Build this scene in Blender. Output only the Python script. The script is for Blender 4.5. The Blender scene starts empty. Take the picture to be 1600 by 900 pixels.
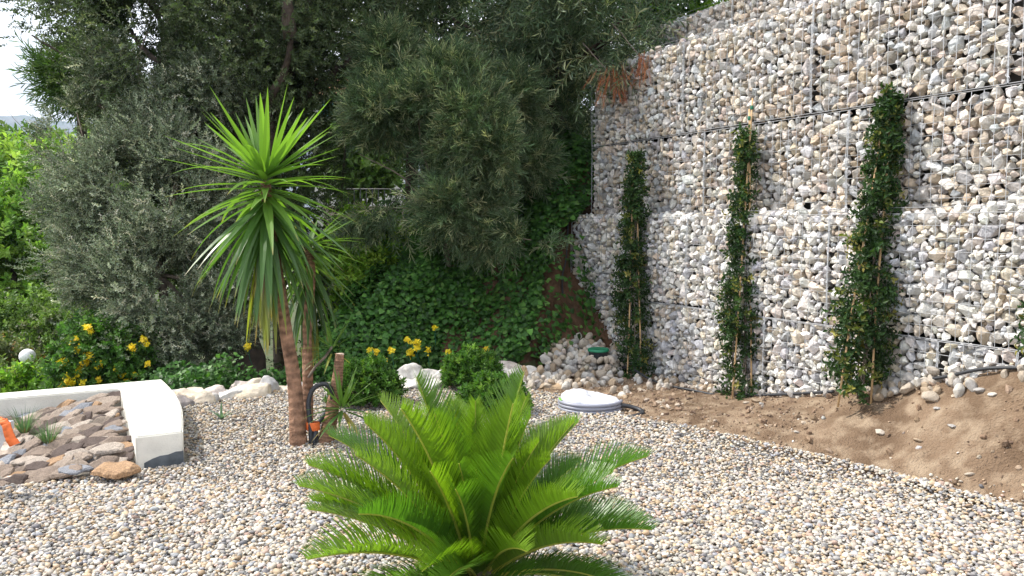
import bpy, bmesh, math, random
import numpy as np
from mathutils import Vector, Matrix, noise

random.seed(7)
RNG = np.random.default_rng(7)
PI = math.pi
C = bpy.context.scene.collection

# ------------------------------------------------------------------ camera, sky, sun, exposure
F_PX, PITCH, CAM_Z = 1230.0, math.radians(4.5), 1.8
cam_data = bpy.data.cameras.new('camera')
cam_data.sensor_width = 36.0
cam_data.lens = 36.0 * F_PX / 1600.0
cam_data.clip_start = 0.05
cam_data.clip_end = 12000
cam = bpy.data.objects.new('camera', cam_data)
C.objects.link(cam)
cam.location = (0, 0, CAM_Z)
cam.rotation_euler = (PI / 2 - PITCH, 0, 0)
bpy.context.scene.camera = cam

SUN_EL, SUN_AZ = math.radians(50), math.atan2(0.24, -0.96)   # direction towards the sun, azimuth from +X
SUN_V = Vector((math.cos(SUN_EL) * math.cos(SUN_AZ), math.cos(SUN_EL) * math.sin(SUN_AZ), math.sin(SUN_EL)))
world = bpy.data.worlds.new('World')
bpy.context.scene.world = world
world.use_nodes = True
wn, wl = world.node_tree.nodes, world.node_tree.links
bg = wn['Background']
sky = wn.new('ShaderNodeTexSky')
sky.sky_type = 'NISHITA'
sky.sun_disc = False
sky.sun_elevation = SUN_EL
sky.sun_rotation = math.atan2(SUN_V.x, SUN_V.y)
sky.air_density = 1.3
sky.dust_density = 2.5
# bright broken cloud mixed over the sky
tc = wn.new('ShaderNodeTexCoord')
mp = wn.new('ShaderNodeMapping'); mp.inputs['Scale'].default_value = (1.0, 1.0, 2.6)
nz = wn.new('ShaderNodeTexNoise'); nz.inputs['Scale'].default_value = 2.2; nz.inputs['Detail'].default_value = 7
rp = wn.new('ShaderNodeValToRGB')
rp.color_ramp.elements[0].position = 0.30; rp.color_ramp.elements[1].position = 0.54
mx = wn.new('ShaderNodeMixRGB'); mx.inputs['Color2'].default_value = (14, 14.3, 15, 1)
wl.new(tc.outputs['Generated'], mp.inputs['Vector']); wl.new(mp.outputs[0], nz.inputs['Vector'])
wl.new(nz.outputs['Fac'], rp.inputs['Fac']); wl.new(rp.outputs['Color'], mx.inputs['Fac'])
wl.new(sky.outputs[0], mx.inputs['Color1']); wl.new(mx.outputs[0], bg.inputs['Color'])
bg.inputs['Strength'].default_value = 0.10

sd = bpy.data.lights.new('sun', 'SUN')
sd.energy = 4.3; sd.angle = math.radians(0.6); sd.color = (1.0, 0.95, 0.87)
sun = bpy.data.objects.new('sun', sd); C.objects.link(sun)
sun.rotation_euler = (-SUN_V).to_track_quat('-Z', 'Y').to_euler()
sc = bpy.context.scene
sc.view_settings.view_transform = 'Standard'
sc.view_settings.look = 'None'
sc.view_settings.exposure = 0.62
sc.view_settings.gamma = 1.0
sc.view_settings.use_curve_mapping = False
sc.cycles.max_bounces = 6
sc.cycles.diffuse_bounces = 3
sc.cycles.glossy_bounces = 2
sc.cycles.transmission_bounces = 3
sc.cycles.transparent_max_bounces = 4
sc.cycles.caustics_reflective = False
sc.cycles.caustics_refractive = False


# ------------------------------------------------------------------ helpers
def at(px, py, Y):
    """world point seen at a pixel of the 1600x900 photograph at distance Y along the ground axis"""
    dx = px - 800.0
    dy = F_PX * math.cos(PITCH) + (450 - py) * math.sin(PITCH)
    dz = -F_PX * math.sin(PITCH) + (450 - py) * math.cos(PITCH)
    k = Y / dy
    return Vector((dx * k, Y, CAM_Z + dz * k))


def on_z(px, py, z=0.0):
    a = at(px, py, 1.0)
    k = (z - CAM_Z) / (a.z - CAM_Z)
    return Vector((a.x * k, k, z))


def tag(o, label=None, cat=None, group=None, kind=None):
    if label: o['label'] = label
    if cat: o['category'] = cat
    if group: o['group'] = group
    if kind: o['kind'] = kind
    return o


def thing(name, label, cat, loc=(0, 0, 0), group=None, rz=0.0):
    o = bpy.data.objects.new(name, None)
    C.objects.link(o)
    o.location = loc
    o.rotation_euler = (0, 0, rz)
    o.empty_display_size = 0.1
    return tag(o, label, cat, group)


def link(name, me, parent=None, mats=()):
    for m in mats:
        me.materials.append(m)
    o = bpy.data.objects.new(name, me)
    C.objects.link(o)
    if parent is not None:
        o.parent = parent
        o.matrix_parent_inverse = Matrix.Translation(-parent.location) if parent.rotation_euler.z == 0 else (
            Matrix.Translation(parent.location) @ Matrix.Rotation(parent.rotation_euler.z, 4, 'Z')).inverted()
    return o


def np_mesh(name, V, faces, cols=None, matidx=None, smooth=False):
    """faces: (F,k) int array, or list of such arrays"""
    if not isinstance(faces, list):
        faces = [faces]
    me = bpy.data.meshes.new(name)
    nl = sum(f.size for f in faces)
    nf = sum(f.shape[0] for f in faces)
    me.vertices.add(len(V))
    me.vertices.foreach_set('co', np.ascontiguousarray(V, dtype=np.float32).ravel())
    me.loops.add(nl)
    me.loops.foreach_set('vertex_index', np.concatenate([f.ravel() for f in faces]).astype(np.int32))
    me.polygons.add(nf)
    st, acc = [], 0
    for f in faces:
        st.append(acc + np.arange(f.shape[0]) * f.shape[1]); acc += f.size
    me.polygons.foreach_set('loop_start', np.concatenate(st).astype(np.int32))
    if matidx is not None:
        me.polygons.foreach_set('material_index', matidx.astype(np.int32))
    me.update(calc_edges=True)
    me.polygons.foreach_set('use_smooth', np.full(nf, smooth))
    if cols is not None:
        a = me.color_attributes.new('col', 'FLOAT_COLOR', 'POINT')
        c4 = np.ones((len(V), 4), dtype=np.float32)
        c4[:, :3] = cols
        a.data.foreach_set('color', c4.ravel())
    return me


class Tpl:
    """a small template: vertices, faces (all k-sided), per-vertex colour multiplier"""
    def __init__(self, V, Fc, W=None):
        self.V = np.array(V, dtype=np.float64)
        self.F = np.array(Fc, dtype=np.int64)
        self.W = np.ones((len(self.V), 3)) if W is None else np.array(W, dtype=np.float64)


def scatter(name, tpls, pos, rot, scl, col, smooth=False):
    """merge many copies of templates into one mesh; rot (N,3,3), scl (N,) or (N,3), col (N,3)"""
    n = len(pos)
    pos = np.asarray(pos); rot = np.asarray(rot); scl = np.asarray(scl); col = np.asarray(col)
    if scl.ndim == 1:
        scl = np.repeat(scl[:, None], 3, 1)
    which = RNG.integers(0, len(tpls), n)
    Vs, Fs, Cs, off = [], {}, [], 0
    for ti, t in enumerate(tpls):
        idx = np.nonzero(which == ti)[0]
        if len(idx) == 0:
            continue
        lv = t.V[None] * scl[idx][:, None, :]
        wv = np.einsum('nij,nkj->nki', rot[idx], lv) + pos[idx][:, None, :]
        Vs.append(wv.reshape(-1, 3))
        Cs.append((col[idx][:, None, :] * t.W[None]).reshape(-1, 3))
        f = t.F[None] + (np.arange(len(idx)) * len(t.V))[:, None, None] + off
        Fs.setdefault(t.F.shape[1], []).append(f.reshape(-1, t.F.shape[1]))
        off += len(idx) * len(t.V)
    return np_mesh(name, np.concatenate(Vs), [np.concatenate(v) for v in Fs.values()], np.concatenate(Cs), smooth=smooth)


def rand_rot(n):
    q = RNG.normal(size=(n, 4)); q /= np.linalg.norm(q, axis=1)[:, None]
    w, x, y, z = q.T
    return np.stack([np.stack([1 - 2 * (y * y + z * z), 2 * (x * y - z * w), 2 * (x * z + y * w)], 1),
                     np.stack([2 * (x * y + z * w), 1 - 2 * (x * x + z * z), 2 * (y * z - x * w)], 1),
                     np.stack([2 * (x * z - y * w), 2 * (y * z + x * w), 1 - 2 * (x * x + y * y)], 1)], 1)


def dir_rot(d, roll=None):
    """rotation whose local z goes to d, random roll"""
    d = np.asarray(d, dtype=np.float64)
    d = d / np.maximum(np.linalg.norm(d, axis=1), 1e-9)[:, None]
    n = len(d)
    ref = np.where(np.abs(d[:, 2:3]) > 0.95, np.array([[1.0, 0, 0]]), np.array([[0, 0, 1.0]]))
    x = np.cross(ref, d); x /= np.linalg.norm(x, axis=1)[:, None]
    y = np.cross(d, x)
    a = RNG.uniform(0, 2 * PI, n) if roll is None else roll
    ca, sa = np.cos(a)[:, None], np.sin(a)[:, None]
    return np.stack([x * ca + y * sa, -x * sa + y * ca, d], 2)


def smooth01(a, b, x):
    t = np.clip((x - a) / (b - a), 0, 1)
    return t * t * (3 - 2 * t)


_lat = RNG.uniform(-1, 1, (64, 64))
def vnoise(x, y, s):
    """tileable value noise in numpy"""
    x = np.asarray(x) / s; y = np.asarray(y) / s
    xi, yi = np.floor(x).astype(int), np.floor(y).astype(int)
    fx, fy = x - xi, y - yi
    fx, fy = fx * fx * (3 - 2 * fx), fy * fy * (3 - 2 * fy)
    g = lambda i, j: _lat[i % 64, j % 64]
    return (g(xi, yi) * (1 - fx) + g(xi + 1, yi) * fx) * (1 - fy) + (g(xi, yi + 1) * (1 - fx) + g(xi + 1, yi + 1) * fx) * fy


def fbm(x, y, s, o=3):
    return sum(vnoise(x + 17 * k, y - 9 * k, s / 2 ** k) / 2 ** k for k in range(o))


# ------------------------------------------------------------------ materials
def mat(name, base=(0.5, 0.5, 0.5), rough=0.8, attr=False, translucent=0.0, tcol=None, nscale=0, namt=0.25,
        bump=0.0, bscale=None, spec=0.5, metal=0.0, col2=None, detail=5, coat=0.0):
    m = bpy.data.materials.new(name)
    m.use_nodes = True
    N, L = m.node_tree.nodes, m.node_tree.links
    p = N['Principled BSDF']
    p.inputs['Roughness'].default_value = rough
    p.inputs['Specular IOR Level'].default_value = spec
    p.inputs['Metallic'].default_value = metal
    p.inputs['Coat Weight'].default_value = coat
    geo = N.new('ShaderNodeTexCoord')
    if attr:
        a = N.new('ShaderNodeAttribute'); a.attribute_name = 'col'
        src = a.outputs['Color']
    else:
        r = N.new('ShaderNodeRGB'); r.outputs[0].default_value = (*base, 1)
        src = r.outputs[0]
    if nscale:
        t = N.new('ShaderNodeTexNoise'); t.inputs['Scale'].default_value = nscale; t.inputs['Detail'].default_value = detail
        L.new(geo.outputs['Object'], t.inputs['Vector'])
        mr = N.new('ShaderNodeMapRange')
        mr.inputs['From Min'].default_value = 0.3; mr.inputs['From Max'].default_value = 0.7
        if col2 is None:
            mr.inputs['To Min'].default_value = 1 - namt; mr.inputs['To Max'].default_value = 1 + namt
            L.new(t.outputs['Fac'], mr.inputs['Value'])
            mm = N.new('ShaderNodeVectorMath'); mm.operation = 'SCALE'
            L.new(src, mm.inputs[0]); L.new(mr.outputs[0], mm.inputs['Scale'])
            src = mm.outputs[0]
        else:
            L.new(t.outputs['Fac'], mr.inputs['Value'])
            mm = N.new('ShaderNodeMixRGB'); mm.inputs['Color2'].default_value = (*col2, 1)
            L.new(mr.outputs[0], mm.inputs['Fac']); L.new(src, mm.inputs['Color1'])
            src = mm.outputs[0]
    L.new(src, p.inputs['Base Color'])
    if bump:
        b = N.new('ShaderNodeTexNoise'); b.inputs['Scale'].default_value = bscale or nscale or 20; b.inputs['Detail'].default_value = 6
        L.new(geo.outputs['Object'], b.inputs['Vector'])
        bb = N.new('ShaderNodeBump'); bb.inputs['Strength'].default_value = bump; bb.inputs['Distance'].default_value = 0.02
        L.new(b.outputs['Fac'], bb.inputs['Height']); L.new(bb.outputs[0], p.inputs['Normal'])
    if translucent:
        tr = N.new('ShaderNodeBsdfTranslucent')
        if tcol is not None:
            tm = N.new('ShaderNodeMixRGB'); tm.blend_type = 'MULTIPLY'; tm.inputs['Fac'].default_value = 1
            tm.inputs['Color2'].default_value = (*tcol, 1)
            L.new(src, tm.inputs['Color1']); L.new(tm.outputs[0], tr.inputs['Color'])
        else:
            L.new(src, tr.inputs['Color'])
        ms = N.new('ShaderNodeMixShader'); ms.inputs[0].default_value = translucent
        L.new(p.outputs[0], ms.inputs[1]); L.new(tr.outputs[0], ms.inputs[2])
        L.new(ms.outputs[0], N['Material Output'].inputs['Surface'])
    return m


M = {}
M['leaf'] = mat('leaf', attr=True, rough=0.55, translucent=0.30, tcol=(1.3, 1.5, 0.75), spec=0.35)
M['grey_leaf'] = mat('grey_leaf', attr=True, rough=0.6, translucent=0.25, tcol=(1.05, 1.15, .9), spec=0.35)
M['glossy_leaf'] = mat('glossy_leaf', attr=True, rough=0.5, translucent=0.25, tcol=(1.5, 1.8, 0.6), spec=0.3)
M['frond_leaf'] = mat('frond_leaf', attr=True, rough=0.36, translucent=0.38, tcol=(1.7, 1.9, 0.5), spec=0.5)
M['petal'] = mat('petal', attr=True, rough=0.6, translucent=0.3)
M['bark_dark'] = mat('bark_dark', (0.075, 0.055, 0.042), 0.95, nscale=9, namt=0.5, bump=1.0, bscale=26)
M['bark_grey'] = mat('bark_grey', (0.17, 0.135, 0.105), 0.95, nscale=7, namt=0.5, bump=1.0, bscale=22)
M['stone'] = mat('stone', attr=True, rough=0.85, nscale=38, namt=0.22, bump=0.5, bscale=60, spec=0.3)
M['boulder'] = mat('boulder', attr=True, rough=0.88, nscale=14, namt=0.28, bump=1.0, bscale=17, spec=0.3)
M['pebble'] = mat('pebble', attr=True, rough=0.7, nscale=70, namt=0.2, spec=0.3)
M['slate'] = mat('slate', attr=True, rough=0.7, nscale=16, namt=0.4, bump=0.7, bscale=30, spec=0.4)
M['wire'] = mat('wire', (0.45, 0.46, 0.48), 0.5, metal=0.4)
M['fabric_black'] = mat('geotextile', (0.12, 0.11, 0.10), 0.95)
M['render_white'] = mat('render_white', (0.74, 0.72, 0.655), 0.9, nscale=6, namt=0.13, bump=0.25, bscale=70, detail=12)
M['dark_grey'] = mat('dark_grey', (0.10, 0.115, 0.13), 0.75, nscale=12, namt=0.35, bump=0.3)
M['rubber'] = mat('rubber', (0.028, 0.03, 0.036), 0.5)
M['orange'] = mat('orange', (0.75, 0.16, 0.035), 0.7, nscale=20, namt=0.15, bump=0.2)
M['bamboo'] = mat('bamboo', (0.52, 0.34, 0.17), 0.6, nscale=14, namt=0.25)
M['tie'] = mat('tie', (0.02, 0.16, 0.09), 0.6)
M['plastic_white'] = mat('plastic_white', (0.74, 0.76, 0.83), 0.3, nscale=9, namt=0.2, bump=1.0, bscale=11, spec=0.6)
M['lime'] = mat('lime', (0.22, 0.6, 0.06), 0.5)
M['green_plastic'] = mat('green_plastic', (0.015, 0.20, 0.10), 0.5, nscale=10, namt=0.15)
M['black_plastic'] = mat('black_plastic', (0.03, 0.035, 0.04), 0.5)
M['metal'] = mat('metal', (0.55, 0.58, 0.63), 0.4, metal=0.7, nscale=8, namt=0.1)
M['globe'] = mat('globe', (0.88, 0.88, 0.88), 0.3)
M['far_wall'] = mat('far_wall', (0.52, 0.43, 0.34), 0.9, nscale=2.2, namt=0.2, bump=0.3)
M['teal'] = mat('teal', (0.10, 0.30, 0.33), 0.6, nscale=3, namt=0.1)
M['roof'] = mat('roof', (0.42, 0.2, 0.12), 0.9, nscale=8, namt=0.2)

# ground materials
def ground_mat(name, c1, c2, c3, s1, s2, bump, bs, rough=0.95):
    m = bpy.data.materials.new(name); m.use_nodes = True
    N, L = m.node_tree.nodes, m.node_tree.links
    p = N['Principled BSDF']; p.inputs['Roughness'].default_value = rough; p.inputs['Specular IOR Level'].default_value = 0.2
    g = N.new('ShaderNodeTexCoord')
    def ns(s, d=8):
        t = N.new('ShaderNodeTexNoise'); t.inputs['Scale'].default_value = s; t.inputs['Detail'].default_value = d
        L.new(g.outputs['Object'], t.inputs['Vector']); return t
    a, b, c = ns(s1), ns(s2), ns(bs)
    r1 = N.new('ShaderNodeValToRGB'); r1.color_ramp.elements[0].position = 0.38; r1.color_ramp.elements[1].position = 0.62
    r1.color_ramp.elements[0].color = (*c1, 1); r1.color_ramp.elements[1].color = (*c2, 1)
    L.new(a.outputs['Fac'], r1.inputs['Fac'])
    mxx = N.new('ShaderNodeMixRGB'); mxx.inputs['Color2'].default_value = (*c3, 1)
    r2 = N.new('ShaderNodeValToRGB'); r2.color_ramp.elements[0].position = 0.45; r2.color_ramp.elements[1].position = 0.68
    L.new(b.outputs['Fac'], r2.inputs['Fac']); L.new(r2.outputs['Color'], mxx.inputs['Fac'])
    L.new(r1.outputs['Color'], mxx.inputs['Color1']); L.new(mxx.outputs[0], p.inputs['Base Color'])
    bb = N.new('ShaderNodeBump'); bb.inputs['Strength'].default_value = bump; bb.inputs['Distance'].default_value = 0.03
    L.new(c.outputs['Fac'], bb.inputs['Height']); L.new(bb.outputs[0], p.inputs['Normal'])
    return m

M['soil'] = ground_mat('soil', (0.14, 0.092, 0.058), (0.235, 0.163, 0.108), (0.33, 0.25, 0.175), 2.0, 7.0, 1.0, 55)
M['bank_soil'] = ground_mat('bank_soil', (0.11, 0.06, 0.035), (0.17, 0.10, 0.06), (0.08, 0.05, 0.03), 3, 9, 1.0, 20)
M['terrain'] = ground_mat('terrain', (0.035, 0.055, 0.018), (0.06, 0.085, 0.03), (0.09, 0.075, 0.045), 0.05, 1.3, 0.6, 6)
M['under_gravel'] = ground_mat('under_gravel', (0.20, 0.18, 0.155), (0.36, 0.33, 0.29), (0.12, 0.11, 0.10), 30, 60, 1.0, 40)
M['mountain'] = ground_mat('mountain', (0.05, 0.07, 0.05), (0.08, 0.10, 0.07), (0.12, 0.12, 0.10), 0.004, 0.01, 0.2, 0.02)

# ------------------------------------------------------------------ the gabion wall line
W0 = np.array([3.64, 5.6]); WD = np.array([-0.481, 0.877]); WN = np.array([0.877, 0.481])   # origin, along, behind
def wall_pt(t, s, z):
    p = W0 + WD * t + WN * s
    return Vector((p[0], p[1], z))
def wall_ts(x, y):
    dx, dy = x - W0[0], y - W0[1]
    return dx * WD[0] + dy * WD[1], dx * WN[0] + dy * WN[1]
T_END = 5.86
# soil height where it meets the wall
def z_at_wall(t):
    return np.interp(t, [-3, -1, 0, .72, 1.63, 2.5, 3.4, 4.6, 6.2], [1.3, 1.0, .78, .54, .27, .09, .02, .02, .12])

# ------------------------------------------------------------------ terrain
def q_edge(x, y):
    return (x + 3.6) * -0.481 + (y - 8.0) * 0.877

def terrain_h(x, y):
    q = q_edge(x, y)
    wr = smooth01(-3.3, -1.9, x + 0.10 * (y - 10))
    fall = -0.06 - 0.36 * np.clip(q - 0.35, 0, 22) - 0.05 * np.clip(q - 22, 0, 200)
    bank = -0.06 + np.minimum(np.clip(y - 9.45 + 0.25 * np.sin(x * 1.7), 0, None) * 0.95, 0.6 + 2.1 * smooth01(-2.2, -.3, x + .1 * (y - 10))) + 0.16 * np.clip(y - 13, 0, 60) * smooth01(-3, 1, x)
    z = fall * (1 - wr) + bank * wr
    t, s = wall_ts(x, y)
    zw = z_at_wall(t)
    # soil side in front of the wall
    xb = 0.30 + (y - 9.5) * 0.42
    keepb = smooth01(xb + 0.12, xb - 0.12, x)
    z = np.where((s < 0.45) & (t < T_END + 0.1) & (s > -4), np.where((s > -1.5) & (y < 9.6), -0.2, -0.2 + (z + 0.2) * keepb), z)
    up = np.where(s > 1.5, 4.3 + 0.12 * np.clip(s - 1.5, 0, 60), np.where(s > 0.8, 3.7, 1.7))
    z = np.where((s >= 0.45) & (t < T_END - 0.15), up, z)
    bump = 0.25 * fbm(x, y, 5.0) * smooth01(11, 20, np.hypot(x, y))
    return z + bump

def axis(lo, hi, near_lo, near_hi, step):
    a = np.arange(near_lo, near_hi + 1e-6, step)
    def grow(end, start, sgn):
        out, v, st = [], start, step
        while abs(v) < abs(end):
            st *= 1.16; v += sgn * st; out.append(v)
        return out
    return np.array(sorted(grow(lo, near_lo, -1) + list(a) + grow(hi, near_hi, 1)))

xs = axis(-4500, 4500, -9, 8, 0.16); ys = axis(-4500, 4500, -3, 18, 0.16)
X, Yg = np.meshgrid(xs, ys)
Z = terrain_h(X, Yg)
# far ground keeps below the haze: gentle valley
Z = np.where(Yg < 2, np.minimum(Z, -0.06), Z)
Vt = np.stack([X.ravel(), Yg.ravel(), Z.ravel()], 1)
ny, nx = X.shape
ii = (np.arange(ny - 1)[:, None] * nx + np.arange(nx - 1)[None]).ravel()
Ft = np.stack([ii, ii + 1, ii + nx + 1, ii + nx], 1)
tag(link('terrain', np_mesh('terrain', Vt, Ft, smooth=True), None, [M['terrain']]), kind='structure')

# blue far mountain ridge
def mountain():
    n, mlev = 120, 14
    V = []
    for j in range(mlev):
        for i in range(n):
            a = math.radians(60 + 85 * i / (n - 1))          # azimuth from +X
            r = 2900 + j * 90
            hmax = 485 * (1 + 0.10 * noise.noise(Vector((a * 3.0, 0, 4))) + 0.03 * noise.noise(Vector((a * 14, 2, 0))))
            h = hmax * math.sin(PI / 2 * min(1, j / (mlev - 3))) - 60
            h += 18 * noise.noise(Vector((a * 30, j * 0.8, 0)))
            V.append((r * math.cos(a), r * math.sin(a), h))
    ii = (np.arange(mlev - 1)[:, None] * n + np.arange(n - 1)[None]).ravel()
    Fm = np.stack([ii, ii + 1, ii + n + 1, ii + n], 1)
    return np_mesh('mountain', np.array(V), Fm, smooth=True)
tag(link('mountain', mountain(), None, [M['mountain']]), kind='structure')

# ------------------------------------------------------------------ gravel bed
# boundary gravel / soil
B_PTS = np.array([[-0.4, 9.2], [0.45, 8.35], [0.80, 7.75], [1.0, 7.35], [1.6, 6.85], [2.42, 5.98], [3.15, 4.98], [3.9, 3.9], [4.6, 2.6], [5.0, 0.5], [5.2, -3]])
def bx(y):
    return np.interp(-y, -B_PTS[:, 1], B_PTS[:, 0])
def gravel_h(x, y):
    return 0.012 * fbm(x, y, 0.9) + 0.02 * fbm(x + 5, y, 2.5)
gx = np.arange(-6.5, 5.4, 0.1); gy = np.arange(-3, 9.6, 0.1)
GX, GY = np.meshgrid(gx, gy)
GZ = gravel_h(GX, GY) - 0.008
ny, nx = GX.shape
ii = (np.arange(ny - 1)[:, None] * nx + np.arange(nx - 1)[None]).ravel()
cx = GX.ravel()[ii] + .05; cy = GY.ravel()[ii] + .05
keep = (cx < bx(cy) + 0.1) & (q_edge(cx, cy) < 0.15)
ii = ii[keep]
tag(link('gravel_ground', np_mesh('gravel_ground', np.stack([GX.ravel(), GY.ravel(), GZ.ravel()], 1),
    np.stack([ii, ii + 1, ii + nx + 1, ii + nx], 1), smooth=True), None, [M['under_gravel']]), kind='structure')


def hull_tpl(n, seed, ell=(1, 1, 1), bevel=0.0, jitter=0.12):
    r = random.Random(seed)
    bm = bmesh.new()
    g = PI * (3 - math.sqrt(5))
    for k in range(n):
        z = 1 - 2 * (k + 0.5) / n
        a = g * k + r.uniform(-.5, .5)
        rr = math.sqrt(1 - z * z)
        s = 1 + r.uniform(-jitter, jitter)
        v = Vector((rr * math.cos(a), rr * math.sin(a), z + r.uniform(-.15, .15))) * s
        bm.verts.new((v.x * ell[0], v.y * ell[1], v.z * ell[2]))
    res = bmesh.ops.convex_hull(bm, input=bm.verts)
    bmesh.ops.delete(bm, geom=[v for v in bm.verts if not v.link_faces], context='VERTS')
    if bevel:
        bmesh.ops.bevel(bm, geom=list(bm.edges), offset=bevel, segments=1, affect='EDGES', clamp_overlap=True)
    bmesh.ops.triangulate(bm, faces=list(bm.faces))
    bm.verts.index_update()
    t = Tpl([v.co[:] for v in bm.verts], [[v.index for v in f.verts] for f in bm.faces])
    bm.free()
    return t


def palette(n, cols, weights, vary=0.12):
    cols = np.array(cols); w = np.array(weights, float); w /= w.sum()
    c = cols[RNG.choice(len(cols), n, p=w)]
    return np.clip(c * RNG.normal(1, vary, (n, 1)) * RNG.normal(1, 0.014, (n, 3)), 0.01, 0.95)


PEB_COLS = [tuple(k_ * v_ for k_, v_ in zip((.85, .82, .785), c_)) for c_ in [(.62, .58, .52), (.50, .46, .40), (.42, .41, .40), (.27, .27, .28), (.52, .42, .30), (.46, .35, .24), (.36, .38, .42), (.72, .70, .66), (.16, .16, .175), (.44, .33, .28)]]
PEB_W = [17, 19, 15, 10, 14, 8, 8, 6, 4, 4]
peb_near = [hull_tpl(26, 100 + k, jitter=.05) for k in range(5)]
peb_far = [hull_tpl(13, 200 + k, jitter=.05) for k in range(6)]


def in_planter(x, y):
    """inside the low wall's footprint and bed"""
    u = (x + 3.6) * -0.877 + (y - 8.0) * -0.481   # along the back arm (leftwards)
    v = (x + 3.6) * 0.481 + (y - 8.0) * -0.877    # along the side arm (towards the camera)
    return (u > 0.0) & (v > -0.05) & (v < 2.36)


def z_at_wall_early(t): return z_at_wall(t)
def soil_h(x, y):
    t, s = wall_ts(x, y)
    zw = z_at_wall(t)
    d = x - bx(y)                                   # distance from gravel border
    span = np.maximum(-s + d * 0.85, 0.05)
    f = np.clip(d * 0.85 / span, 0, 1)
    base = zw * (0.6 * f + 0.4 * f ** 1.6)
    n = 0.007 * fbm(x, y, 0.8, 4) + 0.016 * fbm(x + 3, y, 0.16, 3)
    return base + n * smooth01(0, .25, d) + 0.0 - 0.01 + 0.02 * smooth01(-.1, .1, d)

def gravel():
    meshes = []
    for (y0, y1, tp, st) in ((2.2, 5.4, peb_near, 0.0205), (5.4, 9.5, peb_far, 0.0235)):
        ax = np.arange(-4.6, 5.0, st); ay = np.arange(y0, y1, st)
        PX, PY = np.meshgrid(ax, ay)
        px = (PX + RNG.uniform(-.5, .5, PX.shape) * st).ravel(); py = (PY + RNG.uniform(-.5, .5, PY.shape) * st).ravel()
        half = 0.65 * py + 0.9
        wob = 0.05 * fbm(px, py, 0.35)
        k = (np.abs(px) < half + 0.4) & (px < bx(py) + wob + np.where(RNG.uniform(0, 1, px.shape) < .5, 0, RNG.exponential(.045, px.shape))) & (q_edge(px, py) < 0.10) & ~in_planter(px, py)
        px, py = px[k], py[k]
        n = len(px)
        pz = gravel_h(px, py) + RNG.uniform(-0.006, 0.012, n)
        # spill heap along the soil border
        d = bx(py) - px
        pz = np.where(d < 0, np.maximum(pz, soil_h(px, py) + .003), pz)
        pz += 0.05 * np.exp(-((d - 0.12) / 0.13) ** 2) * smooth01(7.2, 6.2, py)
        r = np.clip(RNG.lognormal(math.log(0.0122), 0.32, n), 0.008, 0.027)
        scl = np.stack([r * RNG.uniform(.95, 1.35, n), r * RNG.uniform(.8, 1.05, n), r * RNG.uniform(.45, .75, n)], 1)
        tilt = RNG.normal(0, 0.42, (n, 2))
        rot = dir_rot(np.stack([tilt[:, 0], tilt[:, 1], np.ones(n)], 1))
        col = palette(n, PEB_COLS, PEB_W)
        meshes.append(scatter('gravel', tp, np.stack([px, py, pz], 1), rot, scl, col, smooth=True))
    return meshes
g1, g2 = gravel()
tag(link('gravel', g1, None, [M['pebble']]), 'rounded mixed grey, white and beige pebbles covering the near garden bed', 'gravel', kind='stuff')
tag(link('gravel', g2, None, [M['pebble']]), 'rounded mixed pebbles of the garden bed reaching the white boulders', 'gravel', kind='stuff')

# ------------------------------------------------------------------ soil slope
sx = np.arange(-0.2, 7.2, 0.035); sy = np.arange(-1.5, 10.9, 0.035)
SX, SY = np.meshgrid(sx, sy)
SZ = soil_h(SX, SY)
ny, nx = SX.shape
ii = (np.arange(ny - 1)[:, None] * nx + np.arange(nx - 1)[None]).ravel()
cxx = SX.ravel()[ii]; cyy = SY.ravel()[ii]
tt, ss = wall_ts(cxx, cyy)
ii = ii[(cxx > bx(cyy) - 0.12) & (ss < 0.22) & (tt < 5.6)]
tag(link('soil_slope', np_mesh('soil_slope', np.stack([SX.ravel(), SY.ravel(), SZ.ravel()], 1),
    np.stack([ii, ii + 1, ii + nx + 1, ii + nx], 1), smooth=True), None, [M['soil']]), kind='structure')

clod_t = [hull_tpl(12, 300 + k, jitter=.2) for k in range(6)]
n = 15000
cx_ = RNG.uniform(0.2, 5.5, n); cy_ = RNG.uniform(2.4, 9.6, n)
t_, s_ = wall_ts(cx_, cy_)
k = (cx_ > bx(cy_) + 0.02) & (s_ < -0.02) & (fbm(cx_, cy_, .7) > -0.35 + RNG.uniform(-.4, .4, n))
cx_, cy_, s_ = cx_[k], cy_[k], s_[k]
n = len(cx_)
r = np.clip(RNG.lognormal(math.log(0.0085), 0.62, n), .003, .035)
col = palette(n, [(.22, .15, .10), (.30, .22, .155), (.42, .35, .28), (.55, .51, .45), (.15, .10, .07)], [44, 32, 8, 3, 16])
tag(link('soil_clods', scatter('soil_clods', clod_t, np.stack([cx_, cy_, soil_h(cx_, cy_) + r * .2], 1), rand_rot(n),
    np.stack([r * 1.3, r, r * .7], 1), col), None, [M['stone']]), 'small clods and bits of stone lying on the brown soil slope', 'soil clods', kind='stuff')

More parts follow.
